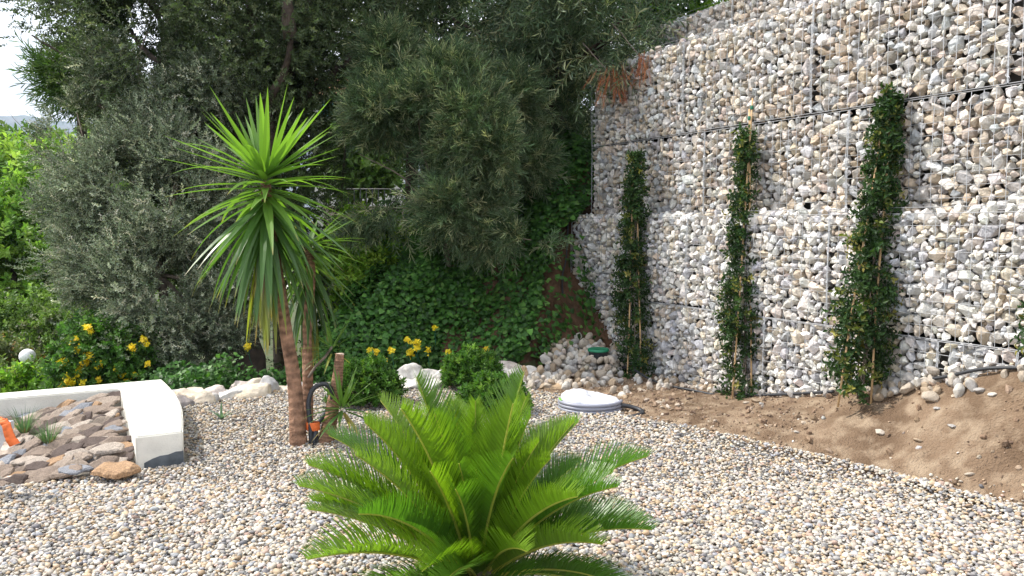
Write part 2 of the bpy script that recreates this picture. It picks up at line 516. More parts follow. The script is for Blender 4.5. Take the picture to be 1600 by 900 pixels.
# dry twigs on the soil
def tube(pts, radii, nseg=8, caps=True):
    """numpy tube mesh (V, F4) along a polyline"""
    P = np.array([tuple(p) for p in pts], float); m = len(P)
    R = np.full(m, radii) if np.isscalar(radii) else np.array(radii, float)
    T = np.gradient(P, axis=0); T /= np.maximum(np.linalg.norm(T, axis=1), 1e-9)[:, None]
    ref = np.array([0, 0, 1.0]) if abs(T[0][2]) < .9 else np.array([1.0, 0, 0])
    u = np.cross(ref, T[0]); u /= np.linalg.norm(u)
    V, Fq = [], []
    for i in range(m):
        u = u - T[i] * np.dot(u, T[i]); u /= max(np.linalg.norm(u), 1e-9)
        v = np.cross(T[i], u)
        for j in range(nseg):
            a = 2 * PI * j / nseg
            V.append(P[i] + R[i] * (math.cos(a) * u + math.sin(a) * v))
    for i in range(m - 1):
        for j in range(nseg):
            a, b = i * nseg + j, i * nseg + (j + 1) % nseg
            Fq.append((a, b, b + nseg, a + nseg))
    if caps:
        for base, rv in ((0, True), ((m - 1) * nseg, False)):
            V.append(P[0] if rv else P[-1]); c = len(V) - 1
            for j in range(0, nseg, 2):
                a, b, d = base + j, base + (j + 1) % nseg, base + (j + 2) % nseg
                Fq.append((c, d, b, a) if rv else (c, a, b, d))
    return np.array(V), np.array(Fq)


class MB:
    """collects quad pieces into one mesh"""
    def __init__(self): self.V, self.F, self.C, self.n = [], [], [], 0
    def add(self, V, Fq, col=None):
        self.V.append(np.asarray(V, float)); self.F.append(np.asarray(Fq) + self.n); self.n += len(V)
        if col is not None: self.C.append(np.broadcast_to(np.array(col, float), (len(V), 3)))
        return self
    def tube(self, pts, r, nseg=8, col=None, caps=True):
        return self.add(*tube(pts, r, nseg, caps), col=col)
    def mesh(self, name, smooth=True):
        return np_mesh(name, np.concatenate(self.V), np.concatenate(self.F), np.concatenate(self.C) if self.C else None, smooth=smooth)


def wiggle(a, b, n=8, amp=0.05, seed=0, sag=0.0):
    r = random.Random(seed); a, b = Vector(a), Vector(b)
    o = Vector((r.uniform(0, 99), r.uniform(0, 99), r.uniform(0, 99)))
    out = []
    for i in range(n + 1):
        f = i / n
        w = math.sin(PI * f)
        d = noise.noise_vector(o + Vector((f * 2.2, 0, 0))) * amp * w
        out.append(a.lerp(b, f) + d + Vector((0, 0, -sag * w)))
    return out


def smooth_path(pts, k=6):
    """catmull-rom"""
    P = [Vector(p) for p in pts]; P = [P[0] * 2 - P[1]] + P + [P[-1] * 2 - P[-2]]
    out = []
    for i in range(1, len(P) - 2):
        for j in range(k):
            t = j / k
            a, b, c, d = P[i - 1], P[i], P[i + 1], P[i + 2]
            out.append(0.5 * ((2 * b) + (c - a) * t + (2 * a - 5 * b + 4 * c - d) * t * t + (3 * b - a - 3 * c + d) * t ** 3))
    out.append(P[-2])
    return out


# ------------------------------------------------------------------ gabion wall
stone_t = [hull_tpl(RNG.integers(8, 14), 400 + k, ell=(1.1, random.uniform(.78, 1.05), random.uniform(.7, .98)), bevel=0.06, jitter=.30) for k in range(22)]
STONE_COLS = [(.74, .70, .64), (.66, .64, .60), (.52, .52, .54), (.66, .58, .47), (.54, .45, .35), (.76, .74, .71), (.44, .43, .44), (.62, .54, .49)]
STONE_W = [26, 20, 14, 13, 6, 14, 5, 4]


def pack(w, h, seed):
    """dart-thrown discs of falling size that fill a rectangle"""
    r = np.random.default_rng(seed)
    P = np.zeros((0, 2)); R = np.zeros(0)
    for rad, tries, f in ((.068, 22, .92), (.052, 240, .88), (.041, 1900, .86), (.032, 4300, .85), (.022, 5200, .82)):
        sc_ = w * h / 1.8
        c = np.stack([r.uniform(rad * .6, w - rad * .6, int(tries * sc_)), r.uniform(rad * .6, h - rad * .6, int(tries * sc_))], 1)
        rr = rad * r.uniform(.9, 1.12, len(c))
        for p, q in zip(c, rr):
            if len(P) == 0 or np.all((P[:, 0] - p[0]) ** 2 + (P[:, 1] - p[1]) ** 2 > (f * (R + q)) ** 2):
                P = np.vstack([P, p]); R = np.append(R, q)
    return P, R


STONE_COLS2 = [tuple(k_ * v_ for k_, v_ in zip((1.2, 1.24, 1.30), c_)) for c_ in [(.56, .50, .43), (.50, .46, .41), (.42, .41, .40), (.52, .43, .33), (.42, .33, .24), (.62, .59, .54), (.34, .31, .29), (.47, .38, .31)]]
STONE_W2 = [24, 18, 12, 18, 11, 9, 6, 8]
pack_cache = {}
def basket(t0, t1, z0, z1, s0, label, depth=0.9, mesh_step=0.1, top_vis=False, seed=0, end=False, warm=0.0):
    w, h = t1 - t0, z1 - z0
    root = thing('gabion_basket', label, 'gabion', wall_pt((t0 + t1) / 2, s0, z0), 'stone filled wire baskets of the terraced wall')
    P, R = pack(w, h, seed)
    pos, scl, rot = [], [], []
    n = len(P)
    a = RNG.uniform(0, 2 * PI, n)
    dd = R * RNG.uniform(.55, .9, n) + RNG.uniform(0, .012, n)
    for i in range(n):
        pos.append(wall_pt(t0 + P[i, 0], s0 + dd[i], z0 + P[i, 1])[:])
        scl.append((R[i] * 1.2, R[i] * 1.16, R[i] * 1.14))
    # second layer filling the gaps
    m = int(w * h * 300)
    for i in range(m):
        rr = random.uniform(.034, .056)
        pos.append(wall_pt(t0 + random.uniform(.05, w - .05), s0 + random.uniform(.075, .12), z0 + random.uniform(.05, h - .04))[:])
        scl.append((rr, rr, rr))
    if end:                                        # stones on the left end face too
        for i in range(int(depth * h * 130)):
            rr = random.uniform(.04, .07)
            pos.append(wall_pt(t1 - rr * .8, s0 + random.uniform(.06, depth - .06), z0 + random.uniform(.04, h - .04))[:]); scl.append((rr, rr, rr))
    if top_vis:                                    # heaped stones on top
        for i in range(int(w * min(depth, .5) * 230)):
            rr = random.uniform(.032, .06)
            pos.append(wall_pt(t0 + random.uniform(.03, w - .03), s0 + random.uniform(.04, min(depth, .5)), z1 + random.uniform(-.02, .03))[:])
            scl.append((rr * 1.1, rr, rr * .85))
    n = len(pos)
    col = palette(n, STONE_COLS if not warm else STONE_COLS2, STONE_W if not warm else STONE_W2, .12)
    me = scatter('stone_fill', stone_t, pos, rand_rot(n), np.array(scl), col)
    o = link('stone_fill', me, root, [M['stone']]); tag(o, kind='stuff')
    # dark lining behind the stones
    b = MB()
    c = [wall_pt(t0 + .01, s0 + .2, z0 + .01), wall_pt(t1 - .03, s0 + .2, z0 + .01), wall_pt(t1 - .03, s0 + .2, z1 - .03), wall_pt(t0 + .01, s0 + .2, z1 - .03)]
    d = [wall_pt(t0 + .01, s0 + depth, z0 + .01), wall_pt(t1 - .03, s0 + depth, z0 + .01), wall_pt(t1 - .03, s0 + depth, z1 - .03), wall_pt(t0 + .01, s0 + depth, z1 - .03)]
    b.add([v[:] for v in c + d], [(3, 2, 1, 0), (4, 5, 6, 7), (3, 7, 6, 2), (1, 2, 6, 5), (0, 4, 7, 3)])
    link('lining', b.mesh('lining', False), root, [M['fabric_black']])
    # welded wire
    b = MB()
    nv = max(1, round(w / mesh_step)); nh = max(1, round(h / mesh_step))
    bulge = lambda tt, zz: -0.008 - 0.012 * math.sin(PI * (zz - z0) / h) * (1 + .8 * math.sin(tt * 5 + seed))
    for i in range(nv + 1):
        tt = t0 + w * i / nv + random.uniform(-.004, .004)
        edge = i in (0, nv)
        b.tube([wall_pt(tt, s0 + bulge(tt, z0 + h * j / 4) , z0 + h * j / 4) for j in range(5)], 0.0040 if edge else 0.0027, 3, caps=False)
    for i in range(nh + 1):
        zz = z0 + h * i / nh + random.uniform(-.003, .003)
        edge = i in (0, nh)
        b.tube([wall_pt(t0 + w * j / 6, s0 + bulge(t0 + w * j / 6, zz), zz) for j in range(7)], 0.0040 if edge else 0.0027, 3, caps=False)
    # spiral lacing down the joints
    for tt in (t0, t1):
        pts = []
        for j in range(int(h / 0.02)):
            a_ = j * 1.9
            pts.append(wall_pt(tt + .012 * math.cos(a_), s0 - .008 + .012 * math.sin(a_), z0 + j * .02))
        b.tube(pts, 0.0026, 3, caps=False)
    if end:
        for i in range(int(depth / mesh_step) + 1):
            b.tube([wall_pt(t1 + .006, s0 + i * mesh_step, z0), wall_pt(t1 + .006, s0 + i * mesh_step, z1)], .0021, 3, caps=False)
        for i in range(nh + 1):
            b.tube([wall_pt(t1 + .006, s0, z0 + h * i / nh), wall_pt(t1 + .006, s0 + depth, z0 + h * i / nh)], .0021, 3, caps=False)
    if top_vis:
        for i in range(4):
            b.tube([wall_pt(t0, s0 + .0 + i * mesh_step, z1 + .05), wall_pt(t1, s0 + i * mesh_step, z1 + .05)], .0021, 3, caps=False)
    link('wire_mesh', b.mesh('wire_mesh', False), root, [M['wire']])
    return root


ORD = ['nearest', 'second', 'third', 'fourth', 'fifth']
rows = [
    (-0.15, 0.90, 0.0, [-2.1, -.0, .6, 2.39, 4.19, T_END], 'lowest course, partly buried in soil', .1, False),
    (0.91, 1.90, 0.0, [-2.1, -.14, 1.66, 3.53, T_END], 'second course from the ground, top open as a ledge', .1, True),
    (1.92, 2.84, 0.22, [-2.1, -.14, 1.66, 3.53, 5.72], 'third course up, standing on the ledge', .1, False),
    (2.86, 3.88, 0.22, [-2.1, .29, 2.09, 3.9, 5.72], 'fourth course up, under the set-back top terrace', .1, True),
    (3.88, 4.46, 1.0, [3.95, 5.66], 'low set-back course at the top left, in tree shade', .1, True),
    (3.88, 4.90, 1.0, [-2.1, .1, 2.0, 3.95], 'set-back top terrace course', .1, False),
    (4.92, 5.9, 1.1, [-2.1, .4, 2.2, 3.2], 'uppermost course at the frame top', .1, False),
]
sd_ = 0
COLW = ['left-end', 'next to left-end', 'middle', 'right of middle', 'far right']
for z0, z1, s0, ts, desc, stp, tv in rows:
    for i in range(len(ts) - 1):
        sd_ += 1
        k = len(ts) - 2 - i
        lab = f'{COLW[k]} gabion of the {desc}'
        basket(ts[i] + .006, ts[i + 1] - .006, z0, z1, s0, lab, depth=.75, mesh_step=stp, top_vis=tv, seed=sd_, end=(i == len(ts) - 2), warm=1.0 if z0 > 1.91 else 0.0)

litter_t = [Tpl([(-1, 0, 0), (0, -.35, .12), (1, 0, .25), (0, .35, .1)], [(0, 1, 2, 3)]), Tpl([(-1.6, -.06, 0), (1.6, -.06, .1), (1.6, .06, .1), (-1.6, .06, 0)], [(0, 1, 2, 3)])]
n = 420
lx = RNG.uniform(-3.6, 4.2, n); ly = 9.0 - RNG.uniform(0, 1, n) ** 1.6 * 5.2
k = ~in_planter(lx, ly) & (q_edge(lx, ly) < -.1) & (wall_ts(lx, ly)[1] < -.15)
lx, ly = lx[k], ly[k]; n = len(lx)
lz = np.where(lx < bx(ly), gravel_h(lx, ly) + .018, soil_h(lx, ly) + .008)
tag(link('leaf_litter', scatter('leaf_litter', litter_t, np.stack([lx, ly, lz], 1), dir_rot(RNG.normal(0, .25, (n, 3)) + np.array([0, 0, 1])), RNG.uniform(.010, .024, n),
    palette(n, [(.22, .13, .06), (.32, .21, .10), (.12, .08, .05), (.20, .20, .08)], [3, 2, 2, 1])), None, [M['leaf']]),
    'scattered dry leaf bits and twigs on the gravel and bare soil', 'leaf litter', kind='stuff')

# ------------------------------------------------------------------ low white wall of the raised bed
nb, na = Vector((-0.481, 0.877, 0)), Vector((0.481, -0.877, 0))     # away from / towards the camera along the side arm
ub = Vector((-0.877, -0.481, 0))                                    # leftwards along the back arm
K = Vector((-3.60, 8.0, 0))                                         # outer corner
WALL_TOP = 0.23
def prism(poly, z0, z1, bev=0.012):
    bm = bmesh.new()
    lo = [bm.verts.new((p.x, p.y, z0)) for p in poly]; hi = [bm.verts.new((p.x, p.y, z1)) for p in poly]
    bm.faces.new(lo[::-1]); bm.faces.new(hi)
    n = len(poly)
    for i in range(n):
        bm.faces.new((lo[i], lo[(i + 1) % n], hi[(i + 1) % n], hi[i]))
    bmesh.ops.recalc_face_normals(bm, faces=bm.faces)
    if bev:
        bmesh.ops.bevel(bm, geom=list(bm.edges), offset=bev, segments=2, affect='EDGES', clamp_overlap=True)
    me = bpy.data.meshes.new('m'); bm.to_mesh(me); bm.free()
    return me
wroot = thing('low_wall', 'low white rendered L-shaped wall around the slate bed', 'wall', K)
ww = 0.40
# the outer edge of the side arm bows outwards
outer = [K + na * (2.32 * f) + Vector((0.877, 0.481, 0)) * (0.07 * math.sin(PI * min(1, f * 1.0)) - .05 * f) for f in [i / 10 for i in range(11)]]
inner_end = K + na * 2.32 + ub * (ww - .02); inner_c = K + na * 0.30 + ub * ww
poly = [K + ub * 4.0] + [p for p in outer] + [inner_end, inner_c, inner_c + ub * 3.6]
poly[0] = K + ub * 4.0
me = prism(poly, -0.35, WALL_TOP); link('wall_body', me, wroot, [M['render_white']])
# dark strip along the foot at the end of the side arm
e0, e1 = outer[-1], inner_end
dirn = (e1 - e0).normalized(); outw = na
b = MB()
V = []
prof = [0.0, .2, .4, .6, .8, 1.0]
for i, f in enumerate(prof):
    p = e0.lerp(e1, f * .84) + outw * 0.004
    hgt = 0.075 - .05 * f ** 2 + .006 * math.sin(i * 2.3)
    for z, o in ((-0.03, .0), (hgt, .0), (hgt, -.02), (-0.03, -.02)):
        V.append((p.x + outw.x * o, p.y + outw.y * o, z))
Fq = []
for i in range(5):
    a = i * 4
    for j in range(4):
        Fq.append((a + j, a + (j + 1) % 4, a + 4 + (j + 1) % 4, a + 4 + j))
Fq += [(0, 3, 2, 1), (20, 21, 22, 23)]
link('dark_foot', np_mesh('dark_foot', np.array(V), np.array(Fq)), wroot, [M['dark_grey']])

# ------------------------------------------------------------------ rocks as single things
def rock_mesh(n, seed, ell, bevel, jitter, sub=0, colr=(.5, .48, .45)):
    t = hull_tpl(n, seed, ell, bevel, jitter)
    me = np_mesh('rock', t.V, t.F, np.tile(np.array(colr), (len(t.V), 1)), smooth=False)
    return me
def boulder_mesh(seed, ell, colr):
    bm = bmesh.new()
    bmesh.ops.create_icosphere(bm, subdivisions=4, radius=1)
    o = Vector((seed * 3.1, seed * 1.7, seed))
    r = random.Random(seed)
    cuts = [(Vector((r.gauss(0, 1), r.gauss(0, 1), r.gauss(0, 1))).normalized(), r.uniform(.62, .88)) for _ in range(9)]
    for v in bm.verts:
        d = v.co.normalized()
        p = d * (1 + .16 * noise.noise(d * 1.3 + o))
        for nrm, h in cuts:
            e = p.dot(nrm) - h
            if e > 0: p = p - nrm * e * .85
        p += d * (.05 * noise.noise(d * 4 + o) + .03 * noise.noise(d * 9 + o))
        v.co = Vector((p.x * ell[0], p.y * ell[1], p.z * ell[2]))
    me = bpy.data.meshes.new('boulder'); bm.to_mesh(me); bm.free()
    for p in me.polygons: p.use_smooth = True
    a = me.color_attributes.new('col', 'FLOAT_COLOR', 'POINT')
    vals = np.ones((len(me.vertices), 4), dtype=np.float32)
    vals[:, :3] = colr
    for i, v in enumerate(me.vertices):
        w = noise.noise(v.co * 2.2 / max(ell) + o)
        vals[i, :3] = np.array(colr) * (1 + .22 * w) * np.array([1, 1 - .04 * max(w, 0), 1 - .14 * max(w, 0)])
    a.data.foreach_set('color', vals.ravel())
    return me

BCOL = {'white': (.60, .575, .545), 'cream': (.62, .54, .44), 'grey': (.44, .43, .43), 'tan': (.50, .36, .23), 'dark': (.30, .27, .27), 'pink': (.56, .49, .45)}
# px, py (centre), distance, half sizes (w, d, h) in m, colour, label or None
B = [
 (292, 632, 8.05, (.13, .10, .09), 'cream', 'cream boulder nearest the corner of the white wall'),
 (283, 640, 7.85, (.10, .08, .07), 'dark', 'dark brownish stone right beside the white wall corner'),
 (272, 627, 8.2, (.11, .1, .07), 'grey', None),
 (316, 636, 8.0, (.11, .09, .085), 'cream', None), (307, 625, 8.3, (.12, .09, .08), 'cream', None),
 (330, 634, 8.05, (.09, .08, .07), 'grey', 'grey rounded stone behind the small blue-green agave'),
 (336, 622, 8.35, (.12, .09, .07), 'pink', None), (352, 624, 8.35, (.10, .08, .06), 'grey', None),
 (362, 630, 8.25, (.17, .11, .09), 'white', 'long pale boulder right of the agave'),
 (392, 626, 8.35, (.21, .13, .10), 'cream', 'large cream boulder with a shadowed hollow under it, left of the yucca trunk'),
 (378, 619, 8.6, (.15, .1, .09), 'pink', None), (404, 613, 8.6, (.12, .1, .08), 'cream', None),
 (419, 613, 8.5, (.085, .08, .095), 'grey', 'round grey stone sticking up highest in the row left of the yucca'),
 (417, 628, 8.3, (.08, .07, .05), 'white', None), (430, 624, 8.5, (.09, .08, .06), 'tan', 'rusty tan stone between the boulders and the yucca trunk'),
 (446, 619, 8.6, (.10, .1, .06), 'cream', None), (462, 612, 8.8, (.13, .1, .09), 'white', None), (500, 612, 8.8, (.12, .1, .08), 'white', None), (545, 606, 9.0, (.14, .1, .08), 'white', None),
 (600, 602, 8.95, (.11, .09, .075), 'white', None), (618, 594, 9.05, (.08, .08, .07), 'grey', None),
 (622, 596, 8.9, (.12, .1, .08), 'white', 'white rock with a shaded face in the gap between the two front bushes'),
 (642, 588, 9.0, (.15, .11, .12), 'white', 'tallest bright white rock between the two rounded bushes'),
 (636, 604, 8.75, (.14, .11, .07), 'white', None), (655, 600, 8.8, (.13, .1, .08), 'white', None),
 (672, 590, 9.0, (.15, .11, .10), 'white', None), (676, 602, 8.75, (.12, .09, .06), 'white', None), (692, 594, 8.9, (.10, .09, .09), 'white', None), (612, 610, 8.7, (.08, .07, .05), 'cream', None),
 (772, 577, 9.2, (.10, .09, .09), 'white', 'white rock peeping out right behind the middle bush'),
 (795, 578, 9.2, (.14, .11, .10), 'pink', None), (786, 588, 9.0, (.12, .1, .08), 'white', None), (805, 592, 8.95, (.13, .11, .09), 'white', None),
 (817, 587, 9.0, (.05, .05, .09), 'tan', 'small rusty brown upright stone among the white rocks'),
 (830, 588, 9.1, (.15, .11, .09), 'white', 'pointed white rock at the foot of the ivy bank'),
 (812, 604, 8.75, (.14, .1, .05), 'cream', None), (838, 602, 8.85, (.11, .08, .06), 'white', None), (858, 602, 8.9, (.08, .07, .06), 'grey', None),
 (868, 612, 8.6, (.15, .11, .07), 'tan', 'flat ochre rock just left of the wrapped hose coil'),
 (790, 606, 8.7, (.09, .07, .05), 'cream', None),
 (932, 606, 8.9, (.10, .08, .06), 'grey', None),
]
for i, (px, py, Y, ell, cn, lab) in enumerate(B):
    o = link('boulder', boulder_mesh(i + 1, (ell[0] * 1.25, ell[1] * 1.2, ell[2] * 1.3), BCOL[cn]), None, [M['boulder']])
    o.location = at(px, py - (4 if px < 450 else 0), Y)
    if px < 450: o.scale = (1.18, 1.1, 1.25)
    o.rotation_euler = (random.uniform(-.2, .2), random.uniform(-.2, .2), random.uniform(-.4, .4))
    names = {'white': 'white', 'cream': 'cream', 'grey': 'grey', 'tan': 'tan', 'dark': 'dark', 'pink': 'pinkish'}
    if lab is None:
        side = 'left of the yucca' if px < 450 else ('behind the yucca trunks' if px < 560 else ('between the two rounded bushes' if px < 720 else ('at the foot of the ivy bank' if px < 900 else 'behind the hose coil')))
        lab = f'{names[cn]} limestone rock in the garden edging {side}'
    tag(o, lab, 'rock', 'rocks edging the gravel bed')

# stones heaped at the foot of the gabions: single things sharing meshes
pile_me = [rock_mesh(22, 700 + k, (1, random.uniform(.7, .95), random.uniform(.6, .85)), .14, .13,
           colr=np.array([(.52, .46, .39), (.48, .41, .33), (.42, .40, .38), (.58, .55, .50), (.40, .31, .22)][k % 5])) for k in range(15)]
for me in pile_me: me.materials.append(M['stone'])
PILE = []
def pile_stone(p, r, label, group, flat=1.0): PILE.append((Vector(p), r, label, group, flat))
def build_stone(p, r, label, group, flat=1.0):
    o = bpy.data.objects.new('stone', random.choice(pile_me)); C.objects.link(o)
    o.location = p; o.scale = (r, r * random.uniform(.85, 1), r * random.uniform(.7, .95) * flat)
    o.rotation_euler = [random.uniform(0, 6.28) if flat == 1 else random.uniform(-.4, .4), random.uniform(0, 6.28) if flat == 1 else random.uniform(-.3, .3), random.uniform(0, 6.28)]
    tag(o, label, 'stone', group)
def pile_h(x, y):
    """heap that leans against the bank and the left end of the wall"""
    t, s = wall_ts(x, y)
    f = smooth01(8.65, 10.2, y)
    return 0.02 + 0.32 * f * smooth01(3.9, 4.9, t)
cells = []
yy = 8.55
while yy < 10.45:
    xx = 0.1
    while xx < 1.7:
        x = xx + random.uniform(-.045, .045); y = yy + random.uniform(-.045, .045)
        t, s = wall_ts(x, y)
        px = 800 + F_PX * x / y
        lim = 805 + (y - 8.6) * 75 if y < 9.3 else 860 + (y - 9.4) * 24
        if s < -0.05 and px > lim - 8 and t > 3.9 and not (abs(x - 1.03) < .10 and abs(y - 9.35) < .13) and t < 6.6 and px < 975 + (10 if y < 8.9 else 0):
            cells.append((x, y, px))
        xx += 0.105
    yy += 0.105
for x, y, px in cells:
    r = random.choice([.05, .06, .07, .08])
    pile_stone((x, y, pile_h(x, y) + r * .35), r, 'rounded pale stone of the heap below the green lid', 'stones heaped at the left foot of the gabions')
    if random.random() < .35:
        pile_stone((x + .05, y + .04, pile_h(x, y) + r * 1.1), r * .8, 'rounded pale stone of the heap below the green lid', 'stones heaped at the left foot of the gabions')
for k in range(16):
    a = k * 2 * PI / 16; q = at(935, 549, 9.35)
    pile_stone((q.x + .19 * math.cos(a), q.y + .19 * math.sin(a), q.z - .045 - .03 * (math.sin(a) < 0)), random.uniform(.05, .07), 'rounded pale stone of the heap below the green lid', 'stones heaped at the left foot of the gabions')
# row along the foot of the wall
t = 5.0
while t > -1.5:
    dens = 1.0 if (2.9 < t < 4.6 or 0.25 < t < 1.15) else (.22 if t < .3 else .25)
    for _ in range(3):
        if random.random() < dens:
            s = -random.uniform(.02, .42 if 3.4 < t < 4.6 else (.15 if .2 < t < 1.2 else .10))
            p = wall_pt(t + random.uniform(-.05, .05), s, 0)
            r = random.uniform(.03, .065)
            z = float(soil_h(p.x, p.y))
            pile_stone((p.x, p.y, z + r * .45), r, 'loose pale stone lying along the foot of the wire baskets', 'loose stones along the wall foot')
    t -= 0.085
# mound right of the third climber
for k in range(15):
    t = random.gauss(.78, .2); s = -abs(random.gauss(0, .09)) - .03
    p = wall_pt(t, s, 0); r = random.uniform(.04, .075)
    z = float(soil_h(p.x, p.y)) + max(0, .15 - .5 * abs(t - .72) + s * .4) * random.random()
    pile_stone((p.x, p.y, z + r * .4), r, 'pale rubble stone in the small mound right of the tallest climber', 'rubble mound right of the tallest climber')
# scattered stones on the soil
for px, py, rr, lab in ((1030, 630, .06, 'round cream stone lying alone on the soil near the hose coil'), (1043, 636, .035, None), (1058, 634, .04, None), (1036, 649, .04, 'small white stone on the soil below the round cream one'),
                        (1245, 676, .045, None), (1375, 676, .055, 'flat white stone in the middle of the bare soil'), (1435, 689, .05, None), (1436, 701, .035, None), (1465, 639, .05, 'white chip high on the soil slope'),
                        (1530, 611, .07, None), (1550, 617, .05, None), (1287, 654, .04, None), (1487, 666, .045, None), (1325, 720, .03, None), (1515, 742, .05, 'beige stone near the right edge, close to the gravel'), (1180, 627, .07, 'pale curved stone at the foot of the middle climber'), (1166, 630, .06, None), (1190, 632, .055, None)):
    for Y in np.arange(3.5, 10, .01):
        p = at(px, py, float(Y))
        if p.x > bx(p.y) and p.z <= float(soil_h(p.x, p.y)): break
    pile_stone((p.x, p.y, p.z + rr * .1), rr * .8, lab or 'small pale stone lying loose on the bare soil slope', 'stones lying loose on the bare soil', .6)

for px, py, Y, r in ((958, 610, 8.35, .065), (973, 620, 8.2, .07), (978, 608, 8.4, .06), (990, 626, 8.15, .055), (966, 628, 8.1, .05), (1002, 612, 8.4, .06), (1015, 604, 8.5, .06), (1030, 606, 8.45, .055)):
    q = at(px, py, Y); pile_stone(q, r, 'pale stone in the short row between the wrapped hose coil and the first climber', 'stones beside the hose coil')
FILL = [((x + random.uniform(-.03, .03), y + random.uniform(-.03, .03), pile_h(x, y) - dz), .055) for x, y, px in cells for dz in (.02, .10)]
for k in range(60):
    a = random.uniform(0, 6.28); q = at(935, 549, 9.35); rr0 = random.uniform(.10, .24)
    FILL.append(((q.x + rr0 * math.cos(a), q.y + rr0 * math.sin(a), q.z - random.uniform(.07, .2)), .055))
PILE.sort(key=lambda q: -(q[1] / q[0].y) - (1 if 'lone' in q[2] or 'lying loose' not in q[2] and 'stone lying' in q[2] and 'foot' not in q[2] else 0))
for q in PILE[:290]: build_stone(*q)
rest = PILE[290:] + [(Vector(p_), r0_, '', '', 1) for p_, r0_ in FILL]
if rest:
    rt = [hull_tpl(14, 750 + k, (1, .8, .7), .1, .16) for k in range(5)]
    rr_ = np.array([q[1] for q in rest])
    tag(link('loose_stones', scatter('loose_stones', rt, np.array([tuple(q[0]) for q in rest]), rand_rot(len(rest)), rr_, palette(len(rest), [(.52, .46, .39), (.46, .39, .32), (.42, .40, .38)], [1, 1, 1])), None, [M['stone']]),
        'smallest pale stones between the bigger ones of the heaps at the wall foot', 'stones', kind='stuff')

# ------------------------------------------------------------------ slates in the raised bed
slate_me = []
for k in range(12):
    r = random.Random(900 + k)
    n = r.randint(7, 10); el = r.uniform(.42, .72)
    bm = bmesh.new(); ring = []
    for lvl, (sc_, z) in enumerate(((.80, -.10), (1.0, -.04), (.97, .05), (.78, .11))):
        row = []
        rr = random.Random(910 + k)
        for i in range(n):
            a = 2 * PI * i / n + rr.uniform(-.25, .25); ra = rr.uniform(.72, 1.1)
            row.append(bm.verts.new((ra * sc_ * math.cos(a), ra * sc_ * el * math.sin(a), z + r.uniform(-.025, .025))))
        ring.append(row)
    for a, b_ in zip(ring, ring[1:]):
        for i in range(n):
            bm.faces.new((a[i], a[(i + 1) % n], b_[(i + 1) % n], b_[i]))
    bm.faces.new(ring[0][::-1]); bm.faces.new(ring[-1])
    bmesh.ops.triangulate(bm, faces=[f for f in bm.faces if len(f.verts) > 4])
    bmesh.ops.subdivide_edges(bm, edges=list(bm.edges), cuts=2, use_grid_fill=True)
    for v in bm.verts:
        v.co.z += .03 * noise.noise(v.co * 2.6 + Vector((k, 0, 0))) + .012 * noise.noise(v.co * 8)
        v.co += Vector((noise.noise(v.co * 5 + Vector((0, k, 0))), noise.noise(v.co * 5 + Vector((9, k, 0))), 0)) * .05
    me = bpy.data.meshes.new('slate'); bm.to_mesh(me); bm.free()
    for p in me.polygons: p.use_smooth = False
    slate_me.append(me)
SL = [((.27, .205, .16), 'brown'), ((.34, .27, .215), 'pinkish brown'), ((.44, .37, .31), 'pale brown'), ((.11, .078, .066), 'dark brown'), ((.26, .27, .30), 'blue-grey'), ((.38, .235, .13), 'rusty')]
slate_col = {}
SLATES = []
def slate(p, r, rot, ci=None, label=None, thick=1.0):
    if ci is None: ci = random.choices(range(6), [32, 20, 14, 22, 6, 6])[0]
    sx_ = 800 + F_PX * p[0] / p[1]
    SLATES.append((0 if label else (1 if sx_ > -8 else 2), -r / p[1], (p, r, rot, ci, label, thick)))
def build_slate(p, r, rot, ci=None, label=None, thick=1.0):
    base = random.randrange(len(slate_me))
    if (base, ci) not in slate_col:
        me = slate_me[base].copy()
        a = me.color_attributes.new('col', 'FLOAT_COLOR', 'POINT')
        a.data.foreach_set('color', np.tile(np.array([*SL[ci][0], 1], dtype=np.float32), len(me.vertices)))
        me.materials.append(M['slate']); slate_col[(base, ci)] = me
    o = bpy.data.objects.new('slate', slate_col[(base, ci)]); C.objects.link(o)
    o.location = p; o.scale = (r, r, r * thick); o.rotation_euler = rot
    tag(o, label or f'flat {SL[ci][1]} slate lying among the layered slates of the bed', 'slate', 'slates covering the raised bed')
bed_h = lambda u, v: 0.05 - 0.07 * smooth01(1.2, 2.25, v) + 0.05 * math.sin(u * 3) * smooth01(0, 1, v) + .09 * math.exp(-((u - .55) / .35) ** 2) * (1 - smooth01(.2, 1.2, v))
v = 0.40
while v < 2.42:
    u = ww + .10
    while u < 2.8:
        uu, vv = u + random.uniform(-.05, .05), v + random.uniform(-.05, .05)
        if vv > 2.36 + .02 * uu: u += .15; continue
        p = K + ub * uu + na * vv
        r = random.uniform(.065, .135)
        tilt = random.uniform(.3, 1.0)
        if not (abs(uu - 1.55) < .12 and abs(vv - .55) < .1):
            slate((p.x, p.y, bed_h(uu, vv) + r * .2), r, (tilt * random.uniform(.4, 1), -tilt * .4 + random.uniform(-.25, .25), random.uniform(-.2, .9)), thick=random.uniform(.9, 1.7))
        u += random.uniform(.10, .15)
    v += .088
p = on_z(183, 736, .05)
slate((p.x, p.y, .055), .185, (.12, .02, .15), 5, 'large rusty orange-brown slate at the open end of the white wall', 1.6)
p = on_z(165, 700, .13); slate((p.x, p.y, .12), .15, (.35, -.1, .5), 2, 'broad pale slate leaning at the inner side of the white wall', 1.2)
p = on_z(96, 738, .03); slate((p.x + .1, p.y, .05), .12, (.2, 0, .2), 4, 'blue-grey slate in the front row of the bed', 1.2)
SLATES.sort(key=lambda q: (q[0], q[1]))
for q in SLATES[:285]: build_slate(*q[2])
rest = [q[2] for q in SLATES[285:]]
